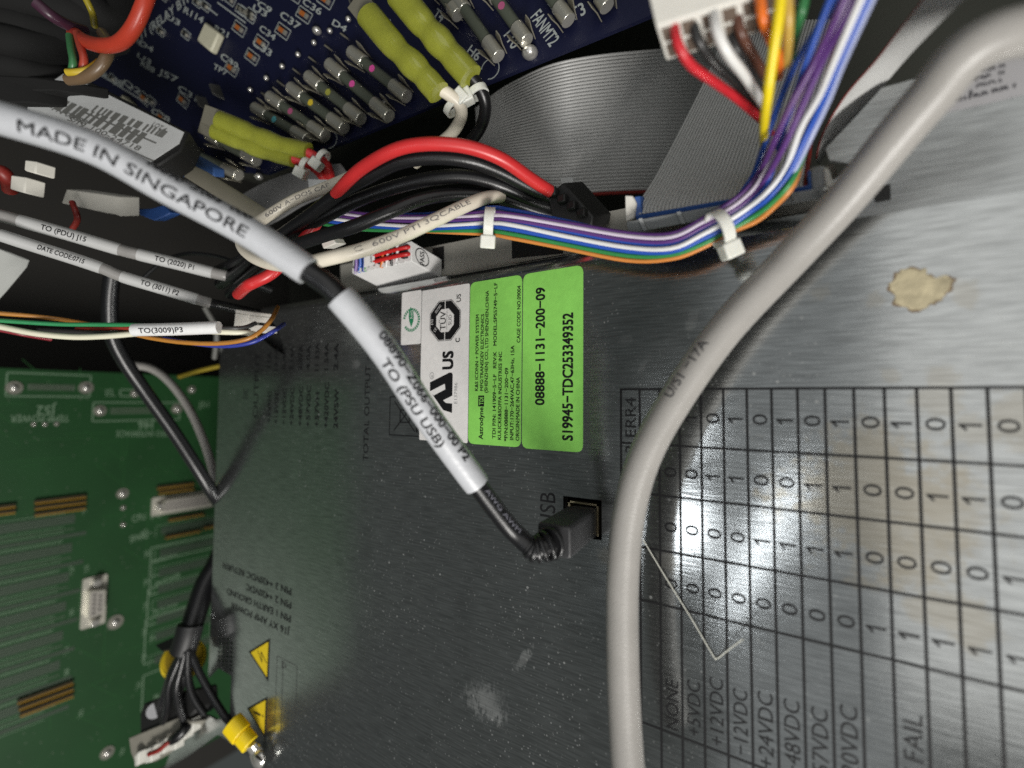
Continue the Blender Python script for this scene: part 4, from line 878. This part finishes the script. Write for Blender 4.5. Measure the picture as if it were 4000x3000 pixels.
# ================================================================ green circuit board, left
XG = at(365, 2350, 314).x
def gb(x, y, h=0.0): return atx(x, y, XG + h)
green = thing('green_circuit_board', 'large green backplane circuit board standing beyond the left edge of the panel', 'circuit board', gb(300, 2100))
gt = gb(300, 1450).y; gm = mat('green_solder_mask', (.0105, .054, .0145), .42, var=.28, scale=35, bump=.1)
A_, B_ = gb(-600, 1450), gb(1500, 1450)
g = MB(); g.hexa([(XG, gt, 190), (XG, gt, -168), (XG, -260, -168), (XG, -260, 190)], (-1.6, 0, 0)); part('board', g, gm, green)
GX = V((1, 0, 0)); gsilk = mat('green_board_silkscreen', (.14, .22, .14), .6)
def grect(mb, x0, y0, x1, y1, lw=.5):
    mb = MB()
    a, b = gb(x0, y0), gb(x1, y1)
    for p, q in (((a.y, a.z), (a.y, b.z)), ((b.y, a.z), (b.y, b.z)), ((a.y, a.z), (b.y, a.z)), ((a.y, b.z), (b.y, b.z))):
        bar3(mb, V((XG, p[0], p[1])), V((XG, q[0], q[1])), lw, GX)
    part('silkscreen_outline', mb, gsilk, green)
def gtext(mb, s, x0, y0, x1, y1, cap, up=V((0, 1, 0))):
    p0, p1 = gb(x0, y0), gb(x1, y1); mb = MB(); write(mb, s, p0, p1, cap, up, GX, off=.08, bold=.01); part('silkscreen_text', mb, gsilk, green)
g = MB()
DN = V((0, -1, 0))
gtext(g, 'J52', 220, 1585, 145, 1585, 6.0, DN); gtext(g, 'TEMP POWER', 270, 1622, 42, 1622, 4.2, DN); gtext(g, 'J46', 605, 1646, 540, 1646, 5.5, DN); gtext(g, 'EFO INTERFACE', 655, 1683, 455, 1683, 4.0, DN); gtext(g, 'J25', 440, 1550, 440, 1520, 4, V((0, 0, 1)))
gtext(g, 'CPU  (P2)', 516, 2040, 630, 2016, 4.6); gtext(g, 'SPARE', 508, 2120, 580, 2100, 4.6); gtext(g, 'J51', 775, 1592, 815, 1590, 4.5)
gtext(g, 'J13', 585, 2085, 572, 2065, 4, V((0, 0, 1)))
for x, y in ((565, 2175), (562, 2285), (560, 2380), (555, 2480), (552, 2580), (530, 2690), (272, 2240), (270, 2405), (250, 2555), (250, 2640), (330, 2235), (325, 2375), (320, 2005), (305, 2800), (465, 2950)):
    gtext(g, 'J%d' % (10 + (x * 7 + y) % 80), x, y, x + 18, y - 6, 4.0)
for x, y in ((610, 2290), (600, 2400), (590, 2505), (600, 2205), (600, 2735)): gtext(g, 'P%d POWER' % (y % 9), x, y, x + 95, y - 36, 3.4)
g = MB()
for q in ((28, 1455, 350, 1550), (365, 1572, 700, 1638), (470, 1522, 545, 1548), (590, 2140, 840, 2190), (590, 2195, 840, 2255), (580, 2300, 840, 2360), (570, 2420, 820, 2500), (560, 2640, 660, 2735)): grect(g, *q, .7)
# columns of pin fields: pads too small to pick apart
def pinfield(y0, y1, z0, z1, rows, cols, r, m, name):
    g = MB()
    for i in range(rows):
        for j in range(cols):
            y = y0 + (y1 - y0) * (i + .5) / rows; z = z0 + (z1 - z0) * (j + .5) / cols
            g.add([(XG + .2, y - r, z - r), (XG + .2, y - r, z + r), (XG + .2, y + r, z + r), (XG + .2, y + r, z - r)], [(0, 1, 2, 3)])
    o = part(name, g, m, green); o['kind'] = 'stuff'; return o
pad = mat('dull_pads', (.09, .125, .085), .5, .2); holem = mat('pin_field_mask', (.014, .034, .017), .6)
def footprint(y0, y1, z0, z1):
    g = MB(); g.hexa([(XG + .03, y0, z0), (XG + .03, y1, z0), (XG + .03, y1, z1), (XG + .03, y0, z1)], (.07, 0, 0)); part('connector_footprint', g, holem, green)
for i in range(7):
    xb = 288 - i * 5; y0 = gb(xb, 2008 + i * 112).y; zb = gb(xb, 2100).z; za = gb(-300, 2000).z
    footprint(y0, y0 - 5.6, za, zb); pinfield(y0, y0 - 5.6, za, zb, 4, 64, .32, pad, 'pin_field'); pinfield(y0 - 8.4, y0 - 9.4, za, zb, 1, 44, .42, pad, 'pad_row')
    footprint(y0 - 11.6, y0 - 14.0, za, zb - 6); pinfield(y0 - 11.6, y0 - 14, za, zb - 6, 2, 60, .3, pad, 'pin_field')
    g = MB()
    for dy in (1.4, -7.2, -10.4, -15.2): bar3(g, V((XG, y0 + dy, za)), V((XG, y0 + dy, zb + 5)), .3, GX)
    part('silkscreen_line', g, gsilk, green)
zl, zr = gb(622, 2200).z, gb(900, 2200).z
for y in (2062, 2148, 2226, 2290, 2348, 2408, 2470, 2560):
    y0 = gb(615, y).y; footprint(y0, y0 - 5.4, zl, zr); pinfield(y0, y0 - 5.4, zl, zr, 4, 36, .32, pad, 'pin_field')
    g = MB(); bar3(g, V((XG, y0 + 1.3, zl + 3)), V((XG, y0 + 1.3, zr)), .3, GX); bar3(g, V((XG, y0 + 1.3, zl + 3)), V((XG, y0 - 6, zl + 3)), .3, GX); part('silkscreen_line', g, gsilk, green)
def padstrip(x0, y0, x1, y1, rows, cols, r):
    a, b = gb(x0, y0), gb(x1, y1); pinfield(a.y, b.y, a.z, b.z, rows, cols, r, pad, 'pad_row')
padstrip(110, 1500, 290, 1526, 2, 14, .9); padstrip(430, 1592, 640, 1616, 2, 22, .7)
g = MB(); random.seed(5); y_hi, y_lo, z_lo, z_hi = gb(300, 1470).y, gb(300, 2950).y, gb(850, 2000).z, gb(-60, 2000).z
for k in range(420):
    y, z, r_ = random.uniform(y_lo, y_hi), random.uniform(z_lo, z_hi), random.choice((.22, .3, .45))
    g.add([(XG + .05, y + r_ * math.cos(a), z + r_ * math.sin(a)) for a in (0, 1.05, 2.09, 3.14, 4.19, 5.24)], [(0, 1, 2, 3, 4, 5)])
o = part('via_holes', g, pad, green); o['kind'] = 'stuff'
g = MB()
for k in range(70):
    y, z, L = random.uniform(y_lo, y_hi), random.uniform(z_lo, z_hi), random.uniform(6, 40); d = random.choice((V((0, 0, 1)), V((0, 0, 1)), V((0, 1, 0)), V((0, .7, .7))))
    bar3(g, V((XG, y, z)), V((XG, y, z)) + d * L, .35, GX, .03)
o = part('copper_traces', g, mat('masked_trace', (.018, .085, .022), .4), green); o['kind'] = 'stuff'
# brown card-edge sockets with gold contact strips
for (x0, y0, x1, y1) in ((132, 1962, 332, 1938), (132, 1985, 332, 1958), (132, 2010, 330, 1980), (-150, 2000, 56, 1978), (-150, 2024, 56, 2002), (610, 1906, 752, 1892), (615, 1925, 752, 1906), (655, 2030, 792, 2004), (642, 2098, 778, 2072), (790, 2062, 850, 2050), (65, 2740, 282, 2640), (70, 2765, 284, 2662), (75, 2790, 284, 2684)):
    a, b = gb(x0, y0), gb(x1, y1); b = V((XG, a.y + (b.y - gb(x1, y1).y), b.z)); g = MB()
    g.hexa([V((XG, a.y - 1.05, a.z)), V((XG, a.y + 1.05, a.z)), V((XG, a.y + 1.05, b.z)), V((XG, a.y - 1.05, b.z))], V((2.2, 0, 0))); s_ = part('pin_header', g, mat('brown_bakelite', (.05, .035, .012), .6), green)
    g = MB(); g.hexa([V((XG + 2.2, a.y - .95, a.z)), V((XG + 2.2, a.y - .25, a.z)), V((XG + 2.2, a.y - .25, b.z)), V((XG + 2.2, a.y - .95, b.z))], V((.5, 0, 0))); part('gold_contacts', g, gold, s_)
# screws and solder studs
for x, y, r_ in ((55, 1515, 3.8), (335, 1515, 3.8), (390, 1605, 3.4), (690, 1597, 3.4), (525, 1538, 2.5), (748, 1522, 2.6), (478, 1928, 3.4), (450, 2430, 4.4), (418, 2940, 3.8), (480, 1984, 1.5), (480, 2050, 1.5), (130, 1658, 1.2), (175, 1658, 1.2), (220, 1656, 1.2)):
    P = gb(x, y); g = MB(); g.disc(P, GX, r_, .5, 18); s_ = part('solder_stud', g, mat('tinned_ring', (.36, .35, .30), .35, .6), green)
    g = MB(); g.ball(P + GX * .6, r_ * .55, squash=V((.8, 1, 1))); part('stud_core', g, solder, s_)
# grey D-shaped sockets
def dsub(x0, y0, x1, y1, n, along, label):
    """metal shell socket between two photo pixels; along is the board direction it lies in"""
    a, b = gb(x0, y0), gb(x1, y1); c = (a + b) / 2; al = V(along); ac = GX.cross(al)
    return c, al, ac
def dshape(L, W_, c, al, ac, h): 
    k = W_ * .18
    return round_poly([c + al * (L / 2) + ac * W_ / 2 + GX * h, c - al * (L / 2) + ac * W_ / 2 + GX * h, c - al * (L / 2 - k) - ac * W_ / 2 + GX * h, c + al * (L / 2 - k) - ac * W_ / 2 + GX * h], [1.6] * 4, 4)
shellm = mat('tinned_shell', (.62, .60, .52), .35, .45, bump=.2)
for (x, y, L, al, lab_, npin) in ((366, 2348, 31, V((0, 1, 0)), 'serial socket with two rows of pin holes', 5), (716, 1962, 40, V((0, 0, 1)), 'long socket near the panel edge', 12)):
    c = gb(x, y); ac = GX.cross(al); W_ = 12.5
    g = MB(); g.hexa(round_poly([c + al * L / 2 + ac * W_ / 2, c - al * L / 2 + ac * W_ / 2, c - al * L / 2 - ac * W_ / 2, c + al * L / 2 - ac * W_ / 2], [1] * 4, 3), GX * 1.0); ds = part('serial_socket', g, shellm, green, lab_)
    g = MB(); g.hexa(dshape(L * .56 if npin == 5 else L * .78, 8.4, c, al, ac, 1.0), GX * 5); part('shell', g, shellm, ds)
    g = MB(); g.hexa(dshape(L * .51 if npin == 5 else L * .73, 6.9, c, al, ac, 5.9), GX * .3); part('insert', g, mat('grey_insert', (.33, .31, .28), .55), ds)
    for rr in (1, -1):
        for i in range(npin - (rr < 0)):
            p = c + al * (i - (npin - 1 - (rr < 0)) / 2) * 2.75 + ac * rr * 1.45 + GX * 6.2
            g = MB(); g.disc(p, GX, .72, .12, 10); part('pin_hole', g, black_plastic, ds)
    for s in (1, -1):
        g = MB(); g.disc(c + al * s * L * .4 + GX, GX, 2.4, 4.5, 6); part('jack_screw', g, solder, ds, bevel=.3)

# ================================================================ labelled cables at the left
def sleeved(name, label, pp, r, m, sleeves, group, greyend=True):
    P = cable(pp, 8); root = thing(name, label, 'cable', P[0], group); g = MB(); g.tube(P, r, 18); part('jacket', g, m, root); n = len(P) - 1
    for (f0, f1, s, t0, t1, cap, phi, mm) in sleeves:
        q = P[int(f0 * n):int(f1 * n) + 1]; g = MB(); sleeve_of(g, q, r + (.32 if s else .2), 22); s_ = part('marker_sleeve', g, mm, root)
        if s: g = MB(); write_round(g, s, q, r + .32, t0, t1, cap, phi, off=.05, bold=.02); part('printed_text', g, black_ink, s_)
    return root
clear = mat('frosted_sleeve', (.26, .25, .24), .35); label_sl = mat('grey_white_sleeve', (.46, .46, .455), .38)
gl = 'labelled cables crossing the dark gap at the left'
sleeved('labelled_cable', 'upper labelled cable in the left gap marked TO (2020) P1', ((-120, 815, 150), (0, 842, 153), (77, 863, 155), (280, 920, 159), (470, 976, 163), (540, 994, 164), (690, 1030, 168), (832, 1066, 171), (885, 1078, 172), (960, 1095, 176), (1060, 1130, 182)), 1.72, black_pvc,
        ((0, .88 * .92, '', 0, 0, 0, 0, clear), (.2, .4, 'TO (PDU) J15', .24, .68, 1.65, .05, label_sl), (.5, .7, 'TO (2020) P1', .23, .76, 1.65, .1, label_sl)), gl)
sleeved('labelled_cable', 'lower labelled cable in the left gap marked TO (3011) P2', ((-120, 880, 147), (0, 918, 150), (110, 954, 153), (280, 1008, 157), (398, 1048, 160), (475, 1080, 162), (620, 1124, 166), (773, 1170, 170), (823, 1184, 171), (900, 1200, 176), (1010, 1225, 184)), 1.62, black_pvc,
        ((0, .80, '', 0, 0, 0, 0, clear), (.1, .4, 'DATE CODE:0715', .38, .84, 1.5, .1, label_sl), (.5, .7, 'TO (3011) P2', .26, .76, 1.65, .1, label_sl)), gl)
pw = thing('sleeved_wire_group', 'loose coloured wires gathered in a white sleeve marked TO(3009)P3', 'wires', at(524, 1288, 160))
for nm, c, pp in (('orange', (.42, .18, .03), ((-80, 1215, 152), (0, 1224, 154), (110, 1233, 157), (240, 1248, 161), (400, 1275, 163), (524, 1285, 162))), ('green', (.03, .24, .09), ((-80, 1246, 152), (0, 1252, 154), (225, 1266, 158), (400, 1268, 160), (524, 1270, 160), (700, 1280, 160))), ('red', (.28, .03, .02), ((300, 1285, 164), (400, 1283, 162), (524, 1281, 160), (600, 1283, 160))),
                  ('grey', (.03, .03, .03), ((150, 1290, 164), (300, 1296, 163), (440, 1300, 161), (540, 1302, 160), (854, 1284, 160), (950, 1280, 162), (1000, 1262, 165))), ('cream', (.72, .70, .55), ((-80, 1262, 152), (0, 1276, 154), (140, 1303, 156), (280, 1316, 158), (400, 1314, 159), (524, 1304, 160), (680, 1290, 160), (855, 1296, 160), (960, 1300, 162), (1005, 1308, 164))), ('dark_red', (.22, .02, .03), ((-80, 1275, 155), (0, 1288, 157), (100, 1308, 160), (200, 1325, 166))),
                  ('orange', (.62, .24, .02), ((500, 1300, 161), (600, 1322, 160), (720, 1338, 160), (850, 1342, 160), (960, 1326, 160), (1020, 1292, 162), (1062, 1245, 166), (1085, 1200, 180))), ('blue', (.03, .045, .30), ((640, 1322, 165), (760, 1342, 164), (880, 1352, 163), (980, 1338, 163), (1040, 1310, 165), (1082, 1285, 168), (1110, 1265, 182)))):
    g = MB(); g.tube(cable(pp, 6), .72 if nm != 'cream' else .95, 10); part('wire', g, colour_pvc('gap_' + nm, c), pw, nm.replace('_', ' ') + ' wire')
q = cable(((522, 1289, 158), (680, 1286, 158), (856, 1279, 158)), 10); g = MB(); sleeve_of(g, q, 2.02, 24); s_ = part('marker_sleeve', g, mat('bright_sleeve', (.75, .75, .75), .4, sub=.1), pw)
g = MB(); write_round(g, 'TO(3009)P3', q, 2.02, .11, .62, 1.65, -.1, bold=.02, off=.05); part('printed_text', g, grey_ink, s_)
sk = thing('white_socket', 'small open white socket by the cut-out at the panel corner', 'connector', at(950, 1245, 172))
for q in (((918, 1208), (985, 1218), (984, 1232), (918, 1222)), ((918, 1222), (938, 1226), (934, 1282), (912, 1277)), ((975, 1232), (985, 1232), (984, 1258), (974, 1255)), ((978, 1275), (1002, 1268), (1008, 1296), (976, 1298))):
    g = MB(); g.hexa([at(x, y, 172) for x, y in q], V((2, 0, -6))); part('wall', g, white_plastic, sk, bevel=.2)
# black cable and thin grey one dropping past the green board
XB = -222
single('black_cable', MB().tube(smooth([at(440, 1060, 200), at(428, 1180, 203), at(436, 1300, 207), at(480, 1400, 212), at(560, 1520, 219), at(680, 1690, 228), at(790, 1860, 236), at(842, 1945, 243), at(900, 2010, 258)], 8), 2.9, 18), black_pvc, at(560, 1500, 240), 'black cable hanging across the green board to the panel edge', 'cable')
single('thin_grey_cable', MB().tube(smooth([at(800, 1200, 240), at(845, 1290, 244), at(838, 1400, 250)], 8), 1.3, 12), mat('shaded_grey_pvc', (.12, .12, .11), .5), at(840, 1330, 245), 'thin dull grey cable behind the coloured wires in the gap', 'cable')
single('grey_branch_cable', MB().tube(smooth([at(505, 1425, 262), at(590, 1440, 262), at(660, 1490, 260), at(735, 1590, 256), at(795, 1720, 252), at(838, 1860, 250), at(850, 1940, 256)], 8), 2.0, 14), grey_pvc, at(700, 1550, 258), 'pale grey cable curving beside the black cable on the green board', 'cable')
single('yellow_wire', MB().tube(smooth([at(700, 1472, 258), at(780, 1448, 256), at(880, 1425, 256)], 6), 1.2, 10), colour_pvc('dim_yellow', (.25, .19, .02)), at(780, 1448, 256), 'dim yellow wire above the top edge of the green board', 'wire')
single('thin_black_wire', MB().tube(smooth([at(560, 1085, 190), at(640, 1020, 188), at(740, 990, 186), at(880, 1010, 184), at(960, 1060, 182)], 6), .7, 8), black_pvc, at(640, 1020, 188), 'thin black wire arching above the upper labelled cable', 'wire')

# ================================================================ lower left: black lead, white connector, ring terminal
bb = thing('branched_black_lead', 'black lead splitting into thin wires at the lower left in front of the green board', 'cable', at(770, 2400, 236))
g = MB(); g.tube(smooth([at(900, 2080, 262), at(850, 2200, 252), at(805, 2280, 246), at(770, 2380, 240), at(742, 2470, 236), at(715, 2560, 233)], 7), [5.2 - 1.2 * min(1, i / 30) * .3 for i in range(36)], 20); part('jacket', g, black_pvc, bb)
g = MB(); g.tube(smooth([at(745, 2440, 234), at(735, 2480, 233), at(715, 2545, 232)], 6), 5.6, 20); part('boot', g, mat('black_shrink', (.010, .010, .011), .5), bb)
for pp in (((720, 2530, 230), (690, 2600, 229), (660, 2680, 229), (655, 2760, 232), (640, 2820, 236)), ((725, 2540, 229), (705, 2620, 228), (690, 2690, 228), (700, 2760, 231), (720, 2830, 234), (690, 2880, 234)), ((735, 2540, 229), (735, 2640, 228), (755, 2720, 227), (800, 2790, 227)), ((742, 2540, 231), (780, 2630, 229), (830, 2720, 227), (880, 2800, 224), (910, 2830, 222)), ((730, 2545, 232), (720, 2640, 232), (690, 2740, 236)), ((715, 2540, 231), (672, 2620, 232), (640, 2720, 238), (625, 2790, 240))):
    g = MB(); g.tube(smooth([at(*p) for p in pp], 7), 1.65, 12); part('branch', g, black_pvc, bb)
g = MB(); g.hexa([at(604, 2520, 244), at(700, 2478, 244), at(725, 2520, 240), at(630, 2545, 240)], V((0, -1.5, -4))); single('black_bracket', g, black_plastic, at(650, 2515, 242), 'small black bracket poking out left of the branching black lead', 'bracket', bevel=.4)
yt = thing('yellow_grommet', 'yellow round grommet half covered by the branching black wires', 'grommet', at(720, 2580, 247))
P = at(718, 2580, 252); nn = (CAM - P).normalized(); g = MB(); g.disc(P, nn + V((0, .5, 0)), 10.0, 3.0, 30); part('rim', g, yellow_paint, yt, bevel=.6)
g = MB(); g.disc(P + (nn + V((0, .5, 0))).normalized() * 3, nn + V((0, .5, 0)), 8, .6, 30); part('face', g, mat('amber_plastic', (.5, .34, .02), .5), yt)
bk = thing('black_plug', 'black plug with a pale round dot below the branching wires', 'connector', at(640, 2790, 240))
g = MB(); g.hexa([at(558, 2748, 240), at(640, 2716, 240), at(766, 2690, 236), at(772, 2770, 234), at(745, 2800, 234), at(545, 2872, 238), at(545, 2790, 240)], V((0, -2, -10))); part('body', g, black_plastic, bk, bevel=1)
P = at(604, 2776, 238.6); g = MB(); g.disc(P, CAM - P, 3.4, .4, 24, sx=1.0); part('dot', g, mat('pale_dot', (.42, .42, .44), .5), bk)
wc = thing('white_multiway_connector', 'dusty white multi-way connector with a red wire at the bottom left', 'connector', at(620, 2900, 236))
q = [at(500, 2882, 238), at(700, 2800, 234), at(752, 2820, 232), at(582, 2962, 236), at(530, 2990, 238), at(508, 2940, 238)]
beige = mat('aged_nylon', (.20, .19, .16), .5, var=.15)
g = MB(); g.hexa(q, V((2, -2, -8))); part('housing', g, beige, wc, bevel=.6)
for (x0, y0, x1, y1) in ((525, 2952, 540, 2990), (565, 2930, 590, 2978), (615, 2900, 640, 2945), (655, 2880, 685, 2930), (690, 2850, 722, 2890), (730, 2822, 752, 2862)):
    g = MB(); a, b = at(x0, y0, 234), at(x1, y1, 233); g.hexa([a, at(x1, y0 - 14, 233), b, at(x0, y1 + 6, 234)], V((0, 0, -4))); part('latch_tooth', g, mat('pale_nylon', (.58, .57, .52), .5), wc, bevel=.4)
g = MB(); g.tube(smooth([at(582, 2945, 231), at(620, 2930, 230), at(650, 2905, 230), at(682, 2888, 231)], 6), 1.1, 10); part('wire', g, dark_red, wc, 'dark red wire')
g = MB(); g.tube(smooth([at(735, 2830, 234), at(720, 2850, 231), at(690, 2880, 230), at(672, 2890, 232)], 6), 2.2, 12); part('wire', g, black_pvc, wc, 'black wire')
rt = thing('ring_terminal', 'bright yellow ring terminal screwed to the lower left corner of the panel', 'crimp terminal', plate(1000, 2950))
a, b = plate(905, 2822, 8), plate(978, 2908, 5); u = (b - a).normalized(); s_ = OUT.cross(u)
g = MB(); g.tube([a, a.lerp(b, .55)], 4.7, 20, flat=.8); g.tube([a.lerp(b, .56), b], 3.9, 20, flat=.85); part('insulator', g, mat('bright_yellow_nylon', (.85, .62, .01), .38, sub=.1), rt, bevel=.3)
e = plate(1008, 2950, 2.2); g = MB(); g.tube([b, b.lerp(e, .6)], 2.6, 16, flat=.6); g.disc(e, OUT, 5.0, 1.0, 28); part('metal_ring', g, solder, rt, bevel=.2)
g = MB(); g.ball(plate(1012, 2962, 3.4), 3.6, squash=V((1, 1, .55))); sc_ = part('screw_head', g, solder, rt)
g = MB(); g.box(plate(1012, 2962, 5.3), V((2.4, 0, 0)), V((0, .4, 0)), V((0, 0, .2))); part('slot', g, black_plastic, sc_)

# ================================================================ upper left: wires over black tubes that stand for shadow
ub = thing('shadowed_wire_bundle', 'coloured wires over black tubes that stand for shadow in the top left corner', 'wires', at(150, 200, 150))
for pp, r_ in ((((-120, 60, 140), (60, 90, 142), (220, 140, 146), (360, 170, 152), (460, 150, 160)), 4.5), (((-120, -20, 138), (120, 0, 140), (300, 50, 145), (430, 90, 155), (520, 40, 160)), 4.8), (((-120, 140, 138), (40, 160, 140), (180, 190, 144), (290, 190, 150)), 4.2), (((-100, 240, 142), (60, 255, 145), (180, 280, 150), (280, 310, 155)), 4.0), (((200, -80, 140), (330, 0, 144), (430, 60, 150), (500, -60, 155)), 4.2)):
    g = MB(); g.tube(smooth([at(p[0], p[1], p[2] + 32) for p in pp], 7), r_ * 1.15, 14); part('jacket', g, mat('near_black_shade', (.003, .003, .003), .9, bump=.4), ub)  # tubes fill a shadowed region, its shade put into their black
for nm, c, r_, pp in (('red', (.50, .05, .025), 1.9, ((590, -60, 128), (562, 20, 128), (520, 110, 130), (465, 168, 133), (395, 178, 136), (330, 160, 142), (290, 130, 150))), ('brown', (.14, .09, .05), 1.5, ((265, 312, 140), (330, 303, 139), (385, 268, 138), (420, 215, 138), (425, 170, 140), (400, 130, 148))), ('yellow', (.5, .36, .03), .95, ((262, 283, 138), (300, 282, 138), (345, 272, 139), (390, 240, 143))),
                      ('green', (.04, .16, .06), .95, ((272, 140, 141), (278, 190, 139), (286, 240, 138), (280, 280, 139))), ('thin red', (.36, .05, .03), 1.0, ((300, 130, 142), (314, 180, 140), (328, 230, 139), (320, 282, 140))), ('ochre', (.32, .26, .02), .95, ((322, -30, 150), (345, 15, 151), (362, 55, 153), (370, 100, 158))), ('purple', (.05, .018, .035), 1.6, ((140, 10, 140), (200, 60, 142), (260, 95, 146), (330, 120, 152)))):
    g = MB(); g.tube(smooth([at(*p) for p in pp], 7), r_, 12); part('wire', g, colour_pvc('corner_' + nm.replace(' ', '_'), c), ub, nm + ' wire')
g = MB(); g.hexa([at(-60, 290, 150), at(130, 300, 153), at(290, 322, 156), at(290, 368, 156), at(200, 352, 155), at(120, 356, 153), at(116, 402, 152), at(-60, 400, 148)], V((0, 3, -9))); part('connector_shell', g, mat('near_black_shade', (.003, .003, .003), .9), ub, bevel=.6)
lw = thing('white_side_connector', 'flat white connector with one red wire under the made in sleeve', 'connector', at(350, 800, 172))
g = MB(); g.hexa([at(238, 794, 172), at(258, 738, 174), at(470, 768, 178), at(468, 846, 176), at(448, 838, 176), at(412, 832, 175)], V((0, 2, -6))); part('housing', g, mat('dim_white_nylon', (.62, .60, .54), .5), lw, bevel=.4)
g = MB(); g.tube(smooth([at(282, 790, 170), at(296, 825, 169), at(302, 860, 171), at(284, 892, 175)], 6), .95, 10); part('wire', g, dark_red, lw, 'red wire')
g = MB(); g.hexa([at(540, 815, 186), at(585, 815, 186), at(640, 800, 186), at(665, 832, 184), at(640, 845, 184), at(600, 862, 184), at(545, 840, 185)], V((0, 1, -4))); single('blue_clip', g, blue_plug, at(600, 830, 185), 'torn looking blue plastic clip under the made in sleeve', 'clip', bevel=.4)
g = MB(); g.hexa([at(600, 640, 180), at(700, 580, 186), at(836, 655, 186), at(836, 690, 186), at(780, 672, 184), at(740, 660, 182), at(700, 690, 180)], V((0, 1, -4))); single('blue_header', g, mat('deep_blue_nylon', (.04, .10, .28), .45), at(720, 640, 184), 'blue plastic header below the fuses near the barcode sticker', 'connector', bevel=.4)
g = MB(); g.prism([at(746, 645, 178), at(800, 672, 178), at(945, 762, 172), at(1054, 832, 168), at(1026, 868, 166), at(900, 806, 170), at(720, 690, 176)], V((0, .3, -1))); single('tan_tab', g, mat('tan_sheet', (.27, .25, .20), .5), at(900, 750, 172), 'tan flat sheet tab behind the made in sleeve', 'tab')
for x, y, s, lb_ in ((118, 648, 1.0, 'small pale plug hidden above the left end of the labelled cables'), (70, 715, 1.3, 'pale broken plug just under the made in sleeve at the left')):
    g = MB(); g.hexa([at(x - 22 * s, y - 25 * s, 160), at(x + 24 * s, y - 18 * s, 160), at(x + 18 * s, y + 30 * s, 160), at(x - 25 * s, y + 18 * s, 160)], V((0, 0, -5))); single('pale_plug', g, mat('dim_white_nylon', (.62, .60, .54), .5), at(x, y, 160), lb_, 'connector', bevel=.4)
g = MB(); g.tube(smooth([at(-60, 690, 160), at(0, 670, 160), at(30, 700, 162), at(40, 740, 166)], 6), 2.2, 12); single('red_corner_wire', g, dark_red, at(0, 680, 160), 'dark red wire at the left border under the made in sleeve', 'wire')
g = MB(); g.prism([at(-60, 950, 175), at(0, 975, 178), at(92, 1010, 182), at(80, 1040, 182), at(0, 1135, 180), at(-60, 1200, 178)], V((0, 0, -2))); single('white_bracket', g, mat('grey_white_paint', (.42, .43, .41), .5), at(30, 1050, 180), 'grey white sheet bracket at the left border below the labelled cables', 'bracket', bevel=.5)
